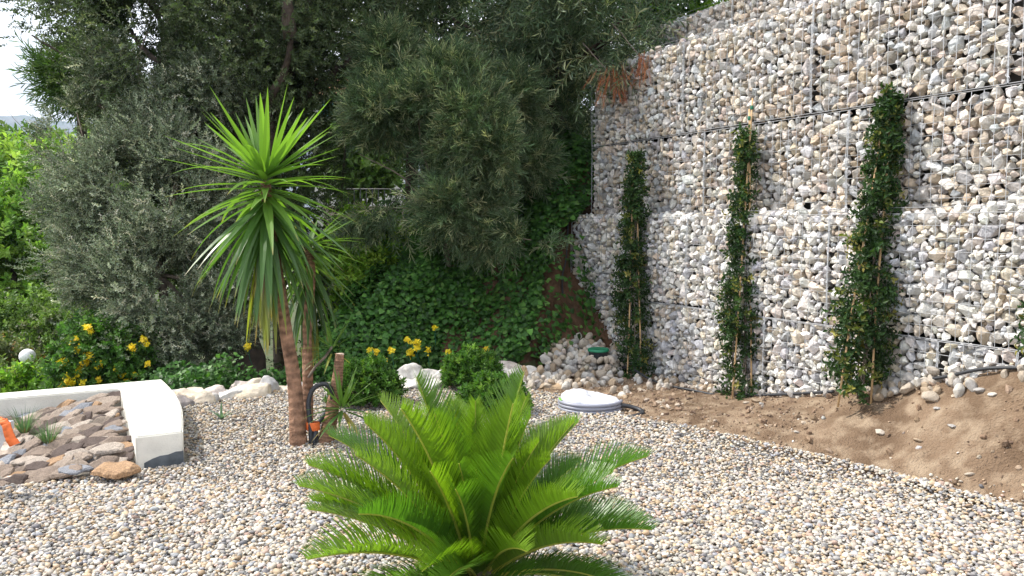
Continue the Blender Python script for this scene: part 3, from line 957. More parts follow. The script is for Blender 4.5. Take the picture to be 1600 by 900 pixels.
if rest:
    tl = []
    for me in slate_me[:6]:
        me.calc_loop_triangles()
        tl.append(Tpl([v.co[:] for v in me.vertices], [t_.vertices[:] for t_ in me.loop_triangles]))
    from mathutils import Euler
    tag(link('slate_chips', scatter('slate_chips', tl, np.array([q[0] for q in rest]), np.array([np.array(Euler(q[2]).to_matrix()) for q in rest]),
        np.array([(q[1], q[1], q[1] * q[5]) for q in rest]), np.array([SL[q[3]][0] for q in rest])), None, [M['slate']]), 'smallest slate chips filling in between the bigger slates of the bed', 'slate', kind='stuff')
bmx = prism([K + ub * .3 + na * .2, K + ub * .3 + na * 2.28, K + ub * 3.9 + na * 2.28, K + ub * 3.9 + na * .2], -.3, -.035, 0)
tag(link('planting_soil', bmx, None, [M['bank_soil']]), kind='structure')

# ------------------------------------------------------------------ leaves: templates
def leaf_q(l, w, bend=0.0, fold=0.15, base=(0, 0, 0), d=(0, 0, 1), side=(1, 0, 0)):
    """one leaf: 2 quads, folded on the midrib"""
    d = Vector(d).normalized(); s = Vector(side); s = (s - d * s.dot(d)).normalized(); n = d.cross(s)
    b = Vector(base)
    m1 = b + d * l * .35 - n * bend * l * .1; m2 = b + d * l * .72 - n * bend * l * .4; tip = b + d * l - n * bend * l
    V = [b, m1 + s * w / 2 + n * fold * w, m2 + s * w * .36 + n * fold * w, tip, m2 - s * w * .36 + n * fold * w, m1 - s * w / 2 + n * fold * w]
    return [v[:] for v in V], [(0, 1, 2, 3), (0, 3, 4, 5)]


def sprig(seed, n, L, ll, lw, ang=(35, 70), tw=0.0025, bend=.2, droop=0.0, pack_tip=0.0, twc=(1.0, .8, .6), varc=.25, fold=.12, whorl=False):
    """twig along z with n leaves around it"""
    r = random.Random(seed)
    V, Fc, W = [], [], []
    def axis_pt(f): return Vector((droop * L * f * f, 0, L * f))
    a0 = r.uniform(0, 6)
    pts = [axis_pt(f) for f in (0, .5, 1.0)]
    for i in range(2):
        o = len(V)
        for pnt, rr in ((pts[i], tw), (pts[i + 1], tw * .7)):
            for j in range(3):
                a = j * 2.094; V.append((pnt.x + rr * math.cos(a), pnt.y + rr * math.sin(a), pnt.z)); W.append(twc)
        for j in range(3):
            Fc.append((o + j, o + (j + 1) % 3, o + 3 + (j + 1) % 3, o + 3 + j))
    for k in range(n):
        f = (k + .6) / n
        if pack_tip: f = 1 - (1 - f) * (1 - pack_tip)
        az = a0 + (k * 2.4 if not whorl else k * 2 * PI / 5 + .3 * (k // 5))
        an = math.radians(r.uniform(*ang)) * (1 - .45 * f)
        d = Vector((math.sin(an) * math.cos(az), math.sin(an) * math.sin(az), math.cos(an)))
        sd = Vector((-math.sin(az), math.cos(az), r.uniform(-.5, .5)))
        v, q = leaf_q(ll * r.uniform(.7, 1.15), lw * r.uniform(.8, 1.15), bend * r.uniform(.2, 1.6), fold, axis_pt(f), d, sd)
        o = len(V); V += v
        Fc += [tuple(x + o for x in qq) for qq in q]
        s = 1 + r.uniform(-varc, varc); W += [(s * r.uniform(.95, 1.12), s, s * r.uniform(.85, 1.05))] * 6
    return Tpl(V, Fc, W)


T_grey = [sprig(k, 13, .17, .036, .013, (30, 75), .0018, varc=.25) for k in range(7)]
T_oak = [sprig(20 + k, 12, .17, .045, .022, (35, 80), .002, varc=.22) for k in range(7)]
T_acacia = [sprig(40 + k, 13, .30, .115, .0075, (18, 55), .0018, bend=.35, droop=.2, varc=.25, fold=.05) for k in range(7)]
T_needle = [sprig(60 + k, 15, .22, .095, .0072, (15, 60), .0015, bend=.2, droop=.1, varc=.3, fold=.05) for k in range(7)]
T_bush = [sprig(80 + k, 13, .10, .050, .017, (25, 85), .002, bend=.25, pack_tip=.45, varc=.16, whorl=True) for k in range(6)]
T_broad = [sprig(100 + k, 8, .14, .060, .038, (30, 85), .002, bend=.3, varc=.2) for k in range(6)]
T_far = [sprig(120 + k, 10, .42, .17, .085, (30, 85), .006, bend=.3, varc=.25) for k in range(6)]
T_climb = [sprig(140 + k, 8, .11, .046, .024, (40, 95), .0016, bend=.3, varc=.25) for k in range(7)]


def clump_points(ells, n, seed, gate=-0.15, gs=.55, shell=.5, z_min=None, lump=0.0):
    """points through the volume of several ellipsoids, with holes and tufts; returns pos, outward"""
    r = np.random.default_rng(seed)
    w = np.array([e[1][0] * e[1][1] + e[1][0] * e[1][2] for e in ells]); w = w / w.sum()
    out_p, out_d = [], []
    need = n
    while need > 0:
        k = r.choice(len(ells), need * 2, p=w)
        c = np.array([tuple(ells[i][0]) for i in k]); R = np.array([ells[i][1] for i in k])
        d = r.normal(size=(len(k), 3)); d /= np.linalg.norm(d, axis=1)[:, None]
        rad = shell + (1 - shell) * r.uniform(0, 1, len(k)) ** .7
        rad = rad * np.where(r.uniform(0, 1, len(k)) < .16, r.uniform(1, 1.32, len(k)), 1)
        edge = 1 + .22 * fbm(d[:, 0] * 2 + c[:, 0] + d[:, 2], d[:, 1] * 2 + d[:, 2] * 1.3 + c[:, 2], .8, 2)
        p = c + d * R * (rad * edge)[:, None]
        g = fbm(p[:, 0] + p[:, 1] * .6, p[:, 2] + p[:, 1] * .5, gs, 2)
        ok = g > gate
        if z_min is not None: ok &= p[:, 2] > z_min
        out_p.append(p[ok]); out_d.append(d[ok]); need = n - sum(len(x) for x in out_p)
        if need < 0: break
    P, D = np.concatenate(out_p)[:n], np.concatenate(out_d)[:n]
    return P, D


def crown(name, tpls, ells, n, seed, cols, wts, parent, up=0.25, droop=0.0, scl=(.8, 1.25), m='leaf', vary=.16, **kw):
    P, D = clump_points(ells, n, seed, **kw)
    d = D + RNG.normal(0, .55, D.shape) + np.array([0, 0, up - droop])
    col = palette(len(P), cols, wts, vary)
    me = scatter(name, tpls, P, dir_rot(d), RNG.uniform(*scl, len(P)), col)
    return link(name, me, parent, [M[m]])


def tree(name, label, cat, base, trunk_pts, trunk_r, limbs, ells, tpls, n, cols, wts, bark='bark_dark', group=None, part='trunk', **kw):
    root = thing(name, label, cat, base, group)
    b = MB()
    if trunk_pts:
        pts = smooth_path(trunk_pts, 4)
        b.tube(pts, np.linspace(trunk_r, trunk_r * .45, len(pts)) * (1 + .08 * np.sin(np.arange(len(pts)) * 2.1)), 10)
    for a, c, r in limbs:
        pts = wiggle(a, c, 9, (Vector(c) - Vector(a)).length * .18, seed=int(abs(a[0] * 97 + c[2] * 31)))
        b.tube(pts, np.linspace(r, r * .25, len(pts)), 6)
    link(part, b.mesh(part), root, [M[bark]])
    crown('crown', tpls, ells, n, random.randrange(9999), cols, wts, root, **kw)
    return root

def E(px, py, Y, rpx, ry=None, rz=None):
    """crown lobe given by where it shows and its radius in photo pixels at that distance"""
    c = at(px, py, Y); r = rpx * Y / F_PX
    return (c, (r, (ry or r), (rz * Y / F_PX if rz else r)))

def limbs_to(src, ells, r, skip=()):
    return [(src, e[0] + Vector((0, 0, 0)), r * random.uniform(.7, 1.1)) for i, e in enumerate(ells) if i not in skip]

OAK = [(.075, .11, .052), (.105, .15, .07), (.045, .065, .032), (.21, .25, .16)]
GREY = [(.23, .285, .20), (.15, .20, .135), (.34, .39, .30), (.08, .115, .07), (.52, .55, .47)]
ACA = [(.11, .18, .10), (.17, .235, .14), (.07, .115, .06), (.33, .37, .23)]
IVYC = [(.055, .15, .025), (.04, .11, .022), (.085, .20, .035), (.03, .075, .018)]
LIME = [(.24, .42, .05), (.15, .31, .04), (.33, .50, .07)]  # lime leaves, brightened to stand in for sun on the shaded bush

# big evergreen oak
ells = [E(560, -170, 11.3, 150, 1.3), E(660, -120, 11.6, 110, 1.0), E(300, 40, 11.4, 190, 1.6), E(400, 180, 11.2, 80, .7), E(200, 40, 11.8, 88, 1.0), E(440, 60, 11.2, 150, 1.5), E(330, 190, 11.5, 140, 1.1), E(165, 150, 12.2, 50), E(490, 120, 11.5, 75, .8),  # first two lobes: unseen crown, added to shade the upper left gabions
        E(560, 70, 11.8, 110, 1.3), E(440, 260, 11.3, 110, .8), E(215, 130, 11.6, 90, .8), E(160, -70, 11.8, 120, 1.1), E(400, -140, 11.8, 250, 2.1), E(200, -60, 11.8, 170, 1.6), E(350, 420, 11.0, 110, .7), E(420, 540, 11.2, 90, .6), E(480, 460, 11.3, 90, .6)]
tb = at(392, 608, 10.2)
fork = at(405, 250, 10.9)
tree('oak_tree', 'large dark evergreen tree with a thick leaning trunk behind the yucca', 'tree', tb,
     [tb + Vector((0, 0, -.4)), at(390, 560, 10.25), at(372, 480, 10.4), at(380, 370, 10.6), fork], .22,
     limbs_to(fork, ells, .10) + [(at(400, 300, 10.8), at(455, 60, 10.3), .13), (at(455, 60, 10.3), at(420, -80, 10.4), .1), (at(240, 200, 11), at(50, 55, 11.3), .05), (fork, at(240, 200, 11), .08)],
     ells, T_oak, 31000, OAK, [40, 26, 24, 10], bark='bark_dark', gate=-.28, shell=.35)

# grey-leaved shrub tree in front of it
ells = [E(235, 470, 9.9, 120, .8), E(140, 400, 10.2, 75, .6), E(300, 340, 10.1, 115, .8), E(170, 290, 10.4, 85, .7), E(330, 520, 9.9, 85, .6), E(230, 250, 10.4, 85, .6), E(130, 480, 10.1, 40, .3),
        E(85, 320, 10.6, 34, .25), E(290, 240, 10.2, 60, .5), E(360, 430, 9.9, 60, .4), E(120, 230, 10.8, 60, .4), E(260, 560, 9.8, 80, .5), E(150, 200, 10.9, 60, .5), E(270, 170, 10.8, 70, .5), E(190, 110, 11.0, 60, .5), E(120, 175, 11.0, 32, .3), E(230, 50, 11.0, 60, .5), E(340, 140, 10.7, 60, .5)]
gb = at(290, 640, 10.1)
gf = at(250, 430, 10.2)
tree('grey_leaved_tree', 'grey-green small-leaved bushy tree beside the yellow flowers, twigs reaching left', 'tree', gb,
     [gb + Vector((0, 0, -.5)), at(275, 560, 10.2), gf], .11,
     limbs_to(gf, ells, .035) + [(at(165, 312, 10.2), at(85, 205, 10.4), .014), (at(165, 312, 10.2), at(45, 225, 10.5), .014), (gf, at(165, 312, 10.2), .035), (at(120, 300, 10.3), at(10, 170, 10.5), .008)],
     ells, T_grey, 23000, GREY, [32, 28, 18, 14, 8], bark='bark_grey', gate=-.22, shell=.30, vary=.22, m='grey_leaf')

# acacia bush in the middle
ells = [E(665, 190, 10.0, 60, .5), E(735, 190, 9.8, 55, .4), E(700, 250, 10.0, 65, .5), E(640, 260, 10.1, 65, .5), E(765, 235, 9.7, 42, .35), E(740, 130, 10.0, 26, .2), E(640, 130, 10.1, 34, .25), E(800, 160, 10.5, 48, .4), E(600, 95, 10.7, 48, .4), E(825, 250, 10.6, 38, .3), E(570, 330, 10.4, 34, .3), E(600, 180, 10.3, 50, .5), E(720, 320, 9.9, 60, .5), E(815, 360, 9.8, 42, .3), E(610, 300, 10.3, 50, .5), E(830, 375, 9.7, 34, .25), E(760, 350, 10.0, 50, .4), E(560, 240, 10.3, 40, .3), E(700, 130, 10.1, 45, .35)]
ab = at(668, 560, 10.9); af = at(690, 330, 10.4)
tree('acacia_bush', 'feathery fine-leaved acacia bush hanging over the ivy bank', 'bush', ab,
     [ab, at(700, 450, 10.7), af], .06, limbs_to(af, ells, .022) + [(af, at(712, 110, 10.1), .012)],
     ells, T_needle, 10500, ACA, [30, 30, 22, 18], bark='bark_grey', gate=-.10, gs=.38, shell=.2, droop=.15, up=.3, scl=(.8, 1.3), vary=.2)
# acacia tree hanging over the wall from the top
ells = [E(650, -20, 12, 140, 1.2), E(780, 20, 11.8, 120, 1.1), E(850, 150, 12.6, 80, .9), E(900, 10, 10.8, 85, .8), E(975, 25, 10.3, 55, .45), E(930, 70, 10.4, 45, .4), E(790, 120, 12.2, 80, .8), E(720, 60, 12.4, 90, .9), E(860, -120, 11.6, 230, 1.8), E(985, 95, 10.2, 32, .3)]
ab = at(872, 330, 13.6); af = at(850, 130, 12.6)
tree('acacia_tree', 'tall acacia with long drooping leaves overhanging the left end of the gabions', 'tree', ab + Vector((0, 0, -.6)),
     [ab + Vector((0, 0, -1.0)), at(885, 260, 13.3), af, at(830, 0, 12.2)], .20, limbs_to(af, ells, .055) + [(af, at(1000, 40, 10.3), .05)],
     ells, T_acacia, 6800, ACA, [30, 26, 24, 20], bark='bark_dark', gate=-.25, shell=.3, droop=.75, up=.0, scl=(.85, 1.3), vary=.2)
# dead rusty sprays hanging from it
T_dead = [sprig(180 + k, 22, .26, .10, .006, (8, 30), .002, bend=.1, varc=.3, fold=.05) for k in range(4)]
for px, py, Y, n, h, lab in ((1006, 98, 9.7, 26, .20, 'rusty dead spray of leaves hanging alone in front of the top of the gabions'), (958, 128, 9.9, 40, .32, 'wider brown dead spray hanging at the left corner of the gabions')):
    c = at(px, py, Y)
    root = thing('dead_branch', lab, 'branch', c + Vector((0, 0, h * .6)), 'dead sprays hanging from the acacia')
    P = np.array([[c.x + random.gauss(0, .045 if n < 30 else .11), c.y + random.gauss(0, .05), c.z + random.uniform(-.1, h * .7)] for _ in range(n)])
    d = np.array([[(p[0] - c.x) * 2.2 + random.gauss(0, .1), random.gauss(0, .1), -1] for p in P])
    link('leaves', scatter('leaves', T_dead, P, dir_rot(d), RNG.uniform(.5, .8, n), palette(n, [(.42, .15, .07), (.30, .12, .06), (.5, .23, .12)], [5, 3, 2])), root, [M['leaf']])
    b = MB().tube(wiggle(c + Vector((0, 0, .02)), c + Vector((-.35, .35, .55)), 6, .06, seed=px), np.linspace(.004, .009, 7), 5)
    link('twig', b.mesh('twig'), root, [M['bark_grey']])

# darker evergreens behind, closing the view
BK = 'evergreens standing behind the terrace'
for i, (ells, basep, n, cols, lab) in enumerate([
    ([E(430, 330, 15.5, 80, 1), E(440, 200, 15.5, 95, 1.2), E(570, 90, 15.5, 80, 1), E(420, 60, 15.8, 140, 1.2)], (440, 620, 15.5), 2600, OAK, 'dark broad-leaved tree seen in the gap behind the yucca crown'),
    ([E(850, 220, 15.2, 95, 1), E(800, 110, 15.5, 110, 1), E(900, 300, 14.8, 70, .8), E(740, 170, 15.6, 100, 1), E(880, 60, 15.5, 100, 1)], (860, 420, 15.2), 3600, OAK, 'dark shaded tree right behind the left end of the gabions'),
    ([E(650, 60, 16, 110, 1.2), E(590, -30, 16, 140, 1.2), E(720, -60, 16, 140, 1.2), E(650, 190, 16.5, 70, .8)], (640, 480, 16), 2600, OAK, 'dark tree behind the feathery acacia bush'),
]):
    p = at(*basep); p.z = float(terrain_h(np.array(p.x), np.array(p.y))) - .1
    top = ells[0][0]
    tree('evergreen_tree', lab, 'tree', p, [p, (p + top) / 2, top], .16, limbs_to((p + top) / 2, ells, .05), ells, T_oak, n, cols, [40, 26, 28, 6], group=BK, gate=-.3, shell=.2, scl=(1.5, 2.2))

# bushes on the top terrace behind the wall
ells = [E(1085, 8, 12.5, 50, .6), E(1030, -5, 13, 60, .8), E(1040, 18, 12.3, 30, .4)]
p = Vector((ells[0][0].x, 12.6, 4.4))
tree('leafy_bush', 'bright green leafy bush on top behind the set-back gabion course', 'bush', p, [p, ells[0][0]], .04, limbs_to(p, ells, .02), ells, T_broad, 900, LIME + IVYC[:2], [3, 4, 1, 3, 2], gate=-.3, scl=(1, 1.5))

# lime bushes, sun painted into leaf colour, and ivy mound seen left of the bank
ells = [E(600, 405, 11.5, 52, .45), E(560, 430, 11.2, 46, .4), E(645, 385, 11.8, 46, .4), E(555, 375, 12.0, 44, .4)]
p = at(600, 480, 11.6)
tree('lime_bush', 'lime-green bush with painted-in sunlight behind the yucca leaves and ivy', 'bush', p, [p + Vector((0, 0, -.9)), p + Vector((0, 0, .4))], .05, limbs_to(p, ells, .02), ells, T_broad, 2600, LIME, [4, 4, 3], gate=-.4, scl=(.9, 1.4))

# ------------------------------------------------------------------ ivy bank
def ivy_leaf(seed):
    r = random.Random(seed); V = [(0, 0, 0)]; n = 6
    rad = [.62, 1.0, .78, 1.15, .78, 1.0]
    for i in range(n):
        a = -PI / 2 + 2 * PI * (i + .5) / n
        V.append((rad[i] * math.cos(a), rad[i] * math.sin(a), .16 * r.uniform(-1, 1) - .12))
    return Tpl(V, [(0, 1, 2, 3), (0, 3, 4, 5), (0, 5, 6, 1)])
T_ivy = [ivy_leaf(k) for k in range(6)]
def ivy_surface(x, y):
    z = terrain_h(x, y)
    return z
n = 70000
ix = RNG.uniform(-3.4, 1.25, n); iy = RNG.uniform(9.4, 14.8, n)
lump = 0.42 * fbm(ix, iy, .9, 3)
k = ((ix < np.interp(iy, [9.4, 9.9, 10.3, 10.8, 11.5], [.28, .38, .60, .85, 1.2]) + .08 * fbm(ix, iy, .5, 2)) | (iy > 11.9)) & (iy > 9.5 + .10 * np.sin(ix * 4) + smooth01(-1.6, -3.0, ix) * .6)
t_, s_ = wall_ts(ix, iy); k &= ((t_ > T_END + .12) | (s_ < -.12))
ix, iy, lump = ix[k], iy[k], lump[k]; n = len(ix)
e = .05
hz = terrain_h(ix, iy)
gxn = (terrain_h(ix + e, iy) - hz) / e; gyn = (terrain_h(ix, iy + e) - hz) / e
off = RNG.uniform(0, 1, n) ** 1.5 * .20
nrm = np.stack([-gxn, -gyn, np.ones(n)], 1); nrm /= np.linalg.norm(nrm, axis=1)[:, None]
P = np.stack([ix, iy, hz], 1) + nrm * (off + .12 + np.clip(lump, -.18, .6))[:, None]
d = nrm + RNG.normal(0, .42, (n, 3)) + np.array([-.1, -.15, .35])
iv = scatter('ivy', T_ivy, P, dir_rot(d), RNG.uniform(.024, .048, n), palette(n, IVYC + [(.10, .20, .04)], [40, 30, 18, 12, 8], .2))
tag(link('ivy', iv, None, [M['glossy_leaf']]), 'dense green ivy covering the steep bank left of the gabions', 'ivy', kind='stuff')
# ivy at the foot of the oak, beyond the low wall
n = 9000
ix = RNG.uniform(-4.6, -1.6, n); iy = 9.25 + (ix + 1.6) * .42 + RNG.uniform(.0, 1.1, n)
P = np.stack([ix, iy, terrain_h(ix, iy) + .05 + .28 * RNG.uniform(0, 1, n) ** 1.4 * (1 + .8 * fbm(ix, iy, .5))], 1)
k = P[:, 2] > -.2; P = P[k]; n = len(P)
iv = scatter('ivy', T_ivy, P, dir_rot(np.array([[0, -.5, .8]]) + RNG.normal(0, .45, (n, 3))), RNG.uniform(.02, .038, n), palette(n, IVYC, [40, 30, 14, 12], .2))
tag(link('ivy', iv, None, [M['glossy_leaf']]), 'dark ivy at the foot of the big tree behind the boulders', 'ivy', kind='stuff')

# bare earth cut between ivy and wall
ex = np.arange(-.9, 1.6, .04); ey = np.arange(9.2, 12.6, .04)
EX, EY = np.meshgrid(ex, ey)
tt_, ss_ = wall_ts(EX, EY)
EZ = terrain_h(EX, EY)
EZ = np.maximum(EZ + .04 * (EY > 9.5), -0.06 + np.clip(EY - 9.55, 0, 3.2) * 1.0 * smooth01(9.2, 9.9, EY) + .09 * fbm(EX, EY, .5, 3) + .02)
ny, nx = EX.shape
ii = (np.arange(ny - 1)[:, None] * nx + np.arange(nx - 1)[None]).ravel()
tt2, ss2 = tt_.ravel()[ii], ss_.ravel()[ii]
ii = ii[((tt2 > 5.7) | (ss2 < .1))]
tag(link('earth_bank', np_mesh('earth_bank', np.stack([EX.ravel(), EY.ravel(), EZ.ravel()], 1), np.stack([ii, ii + 1, ii + nx + 1, ii + nx], 1), smooth=True), None, [M['bank_soil']]), kind='structure')
# dry roots hanging out of the cut
for k in range(14):
    px = random.uniform(855, 893); py = random.uniform(430, 560)
    a = at(px, py, 10.35 + (560 - py) * .006); bq = a + Vector((random.uniform(-.15, .2), -random.uniform(.05, .15), -random.uniform(.15, .45)))
    o = link('dry_root', MB().tube(wiggle(a, bq, 6, .07, seed=k), .004, 4).mesh('dry_root'), None, [M['bamboo']])
    tag(o, 'thin dry root hanging from the bare earth cut beside the wall', 'root', 'dry roots in the earth cut')

# black irrigation cables
def cable(name, lab, pts, r, m='rubber', cat='hose'):
    o = link(name, MB().tube(smooth_path(pts, 6), r, 8).mesh(name), None, [M[m]])
    return tag(o, lab, cat)
cable('cable', 'thin black cable hanging down the earth cut at the left end of the wall', [at(888, 330, 10.9), at(885, 400, 10.6), at(879, 430, 10.5), at(880, 470, 10.4), at(887, 510, 10.25), at(897, 536, 10.1)], .011, cat='cable')
cable('irrigation_hose', 'black irrigation hose running along the wall foot from the first climber rightwards',
      [wall_pt(4.4, -.25, .12), wall_pt(4.1, -.28, .13), wall_pt(3.8, -.30, .08), wall_pt(3.5, -.26, .05), wall_pt(3.2, -.2, .05), wall_pt(2.9, -.16, .05)], .014)
cable('irrigation_hose', 'black irrigation hose between the middle and the tallest climber at the wall foot',
      [wall_pt(2.85, -.12, .08), wall_pt(2.5, -.1, .12), wall_pt(2.1, -.09, .2), wall_pt(1.75, -.08, .28), wall_pt(1.5, -.08, .34)], .014)
cable('irrigation_hose', 'black irrigation hose climbing the wall foot at the right edge',
      [wall_pt(.75, -.04, .56), wall_pt(.5, -.04, .64), wall_pt(.2, -.04, .75), wall_pt(-.2, -.04, .82), wall_pt(-.7, -.06, .92), wall_pt(-1.3, -.08, 1.05)], .014)

# green lidded valve box in the heap
p = at(935, 549, 9.35)
root = thing('valve_box', 'round valve box with a flat green lid half buried in the stone heap', 'valve box', p)
def lathe(profile, n=28, c=(0, 0, 0)):
    V, Fq = [], []
    for r, z in profile:
        for j in range(n):
            a = 2 * PI * j / n; V.append((c[0] + r * math.cos(a), c[1] + r * math.sin(a), c[2] + z))
    for i in range(len(profile) - 1):
        for j in range(n):
            a, b_ = i * n + j, i * n + (j + 1) % n
            Fq.append((a, b_, b_ + n, a + n))
    return np.array(V), np.array(Fq)
link('box_body', MB().add(*lathe([(.11, -.10), (.118, .0), (.125, .012)], c=p)).mesh('box_body'), root, [M['black_plastic']])
link('lid', MB().add(*lathe([(.128, .004), (.130, .012), (.127, .030), (.115, .036), (.112, .033), (.03, .036), (.001, .037)], c=p)).mesh('lid'), root, [M['green_plastic']])

# ------------------------------------------------------------------ wrapped hose coil
c = on_z(922, 640, 0.0)
root = thing('hose_coil', 'coil of grey hose wrapped in shiny white plastic at the gravel edge', 'hose coil', c)
def wrap_mesh():
    n, V, Fq = 56, [], []
    prof = [(.10, .02), (.86, .0), (.97, .12), (.93, .25), (.985, .37), (.94, .50), (.985, .62), (.95, .75), (.86, .92), (.66, 1.03), (.42, 1.0), (.20, .86), (.02, .80)]
    for r, z in prof:
        for j in range(n):
            a = 2 * PI * j / n
            tall = .135 * (1.25 - .42 * smooth01(-.9, .9, math.cos(a)) * 1.0)
            cr = 1 + .02 * math.sin(a * 9 + z * 5) + .035 * noise.noise(Vector((math.cos(a) * 3, math.sin(a) * 3, z * 2.5)))
            sq = 1.0
            V.append((c.x + .30 * r * cr * math.cos(a), c.y + .26 * r * cr * math.sin(a), c.z + .012 + tall * z + .012 * noise.noise(Vector((math.cos(a) * 5 * r, math.sin(a) * 5 * r, z * 3))) ))
    for i in range(len(prof) - 1):
        for j in range(n):
            a, b_ = i * n + j, i * n + (j + 1) % n
            Fq.append((a, b_, b_ + n, a + n))
    return np_mesh('plastic_wrap', np.array(V), np.array(Fq), smooth=True)
link('plastic_wrap', wrap_mesh(), root, [M['plastic_white']])
b = MB()
for lv in (.028, .062, .094):
    pts = [(c.x + .302 * math.cos(a), c.y + .262 * math.sin(a), c.z + lv) for a in np.linspace(PI * .95, PI * 1.96, 30)]
    b.tube(pts, .018, 8)
link('coil_band', b.mesh('coil_band'), root, [mat('dull_plastic', (.27, .28, .34), .45)])
b = MB().tube(smooth_path([c + Vector((.20, -.10, .05)), c + Vector((.30, -.10, .065)), c + Vector((.40, -.11, .05)), c + Vector((.475, -.17, .03)), c + Vector((.47, -.25, .02)), c + Vector((.41, -.30, .012)), c + Vector((.33, -.31, .0))], 6), .021, 10)
link('hose_end', b.mesh('hose_end'), root, [M['rubber']])
V, Fq = [], []
for i in range(9):
    a = PI * (.95 + .17 * i / 8)
    for z, o in ((.045, .308), (.13, .305)):
        V.append((c.x + (o + .004) * math.cos(a), c.y + (o - .038) * math.sin(a), c.z + z))
for i in range(8):
    Fq.append((2 * i, 2 * i + 2, 2 * i + 3, 2 * i + 1))
link('label_patch', np_mesh('label_patch', np.array(V), np.array(Fq)), root, [M['lime']])

# ------------------------------------------------------------------ climbers on bamboo canes
def climber(label, bpt, tpt, w0, n, canes, seed, cols=((.03, .07, .022), (.045, .095, .028), (.13, .16, .04), (.25, .24, .07), (.022, .05, .018))):
    r = random.Random(seed)
    bpt, tpt = Vector(bpt), Vector(tpt)
    root = thing('climbing_plant', label, 'climber', bpt, 'climbers trained up in front of the gabions')
    H = tpt.z - bpt.z
    N_ = n
    f = RNG.uniform(0, 1, N_) ** .95
    width = w0 * (1.18 - 1.08 * f) * (1 + .10 * np.sin(f * 17 + seed)) * np.where(f > .9, (1 - f) * 9 + .1, 1)
    a = RNG.uniform(0, 2 * PI, N_); rr = np.sqrt(RNG.uniform(0.02, 1, N_)) * RNG.choice([1, 1, 1, 1.35], N_)
    g = fbm(f * 9 + seed, a, .8, 2)
    k = g > -.32
    f, a, rr, width = f[k], a[k], rr[k], width[k]
    ctr = np.array(bpt)[None] + (np.array(tpt) - np.array(bpt))[None] * f[:, None]
    P = ctr + np.stack([np.cos(a) * rr * width, np.sin(a) * rr * width * .75, np.zeros(len(f))], 1)
    P += np.array([1, 0, 0])[None] * (.018 * np.sin(f * 7 + seed))[:, None]
    d = np.stack([np.cos(a), np.sin(a), RNG.uniform(-.9, .7, len(f))], 1) + RNG.normal(0, .3, (len(f), 3))
    me = scatter('foliage', T_climb, P, dir_rot(d), RNG.uniform(.75, 1.2, len(f)), palette(len(f), cols, [44, 28, 11, 4, 20], .2))
    link('foliage', me, root, [M['glossy_leaf']])
    b = MB()
    for j in range(3):
        b.tube(wiggle(bpt + Vector((r.uniform(-.05, .05), 0, -.05)), bpt.lerp(tpt, r.uniform(.7, .95)), 14, .10, seed + j), np.linspace(.008, .003, 15), 5)
    link('stem', b.mesh('stem'), root, [M['bark_grey']])
    for (x0, x1, zt) in canes:
        A = bpt + Vector((x0, -.08, -.1)); Bq = Vector((tpt.x + x1, tpt.y - .02, bpt.z + H * zt))
        V = wiggle(A, Bq, 10, .015, seed)
        rad = [.010 if i % 2 else .0085 for i in range(11)]
        co = link('bamboo_cane', MB().tube(V, rad, 8).mesh('bamboo_cane'), root, [M['bamboo']])
        for q in (.97,):
            p0 = Vector(V[0]).lerp(Vector(V[-1]), q)
            link('tie', MB().add(*lathe([(.014, -.02), (.018, -.01), (.018, .01), (.014, .02)], 8, p0)).mesh('tie'), co, [M['tie']])
climber('shortest climber on the left, leafy column tapering to a thin top', at(985, 606, 9.2), at(992, 238, 9.35), .165, 1250, [(-.05, -.02, .94), (.12, .03, .8)], 1)
climber('middle climber with its bare bamboo cane showing low down and above the top', at(1155, 626, 7.85), at(1163, 205, 8.1), .14, 1050, [(-.10, .07, 1.12), (.10, .04, 1.08)], 2)
climber('tallest and broadest climber on the right, leaning right with two canes at its foot', at(1345, 614, 6.45), at(1388, 140, 6.75), .17, 1450, [(-.22, -.02, 1.0), (.05, .01, 1.02)], 3)
climber('climber cut off by the right edge, only a few leaves in view', at(1668, 560, 5.0), at(1690, 150, 5.2), .17, 900, [(-.05, 0, 1.0)], 4)

# ------------------------------------------------------------------ rounded bushes in the gravel
def bush(label, px, py, Y, rx, rz, n, seed, cols, wts):
    c = at(px, py, Y); base = Vector((c.x, c.y, 0))
    root = thing('rounded_bush', label, 'bush', base, 'rounded glossy bushes in the gravel')
    rr = np.random.default_rng(seed)
    d = rr.normal(size=(n, 3)); d[:, 2] = np.abs(d[:, 2]) * .9 - .12; d /= np.linalg.norm(d, axis=1)[:, None]
    lump = 1 + .16 * fbm(d[:, 0] * 3 + seed, d[:, 1] * 3 + d[:, 2] * 2, .9, 2)
    rad = rr.uniform(.45, 1, n) ** .6 * lump
    P = np.array(base)[None] + d * np.array([rx, rx * .95, rz]) * rad[:, None] + np.array([0, 0, .05])
    dd = d * np.array([1, 1, .8]) + np.array([0, 0, .55]) + rr.normal(0, .25, (n, 3))
    link('foliage', scatter('foliage', T_bush, P, dir_rot(dd), rr.uniform(.85, 1.25, n), palette(n, cols, wts, .14)), root, [M['glossy_leaf']])
    b = MB()
    for k in range(9):
        a = k * .7; b.tube(wiggle(base + Vector((0, 0, -.03)), base + Vector((rx * .75 * math.cos(a), rx * .7 * math.sin(a), rz * (.5 + .04 * k))), 6, .05, k), np.linspace(.012, .004, 7), 5)
    link('stem', b.mesh('stem'), root, [M['bark_grey']])
PIT = [(.07, .17, .03), (.05, .12, .025), (.14, .26, .04), (.09, .20, .035)]
bush('bush with spreading shoots just behind the cut yucca stump', 572, 640, 7.9, .30, .34, 620, 1, PIT, [4, 4, 1, 3])
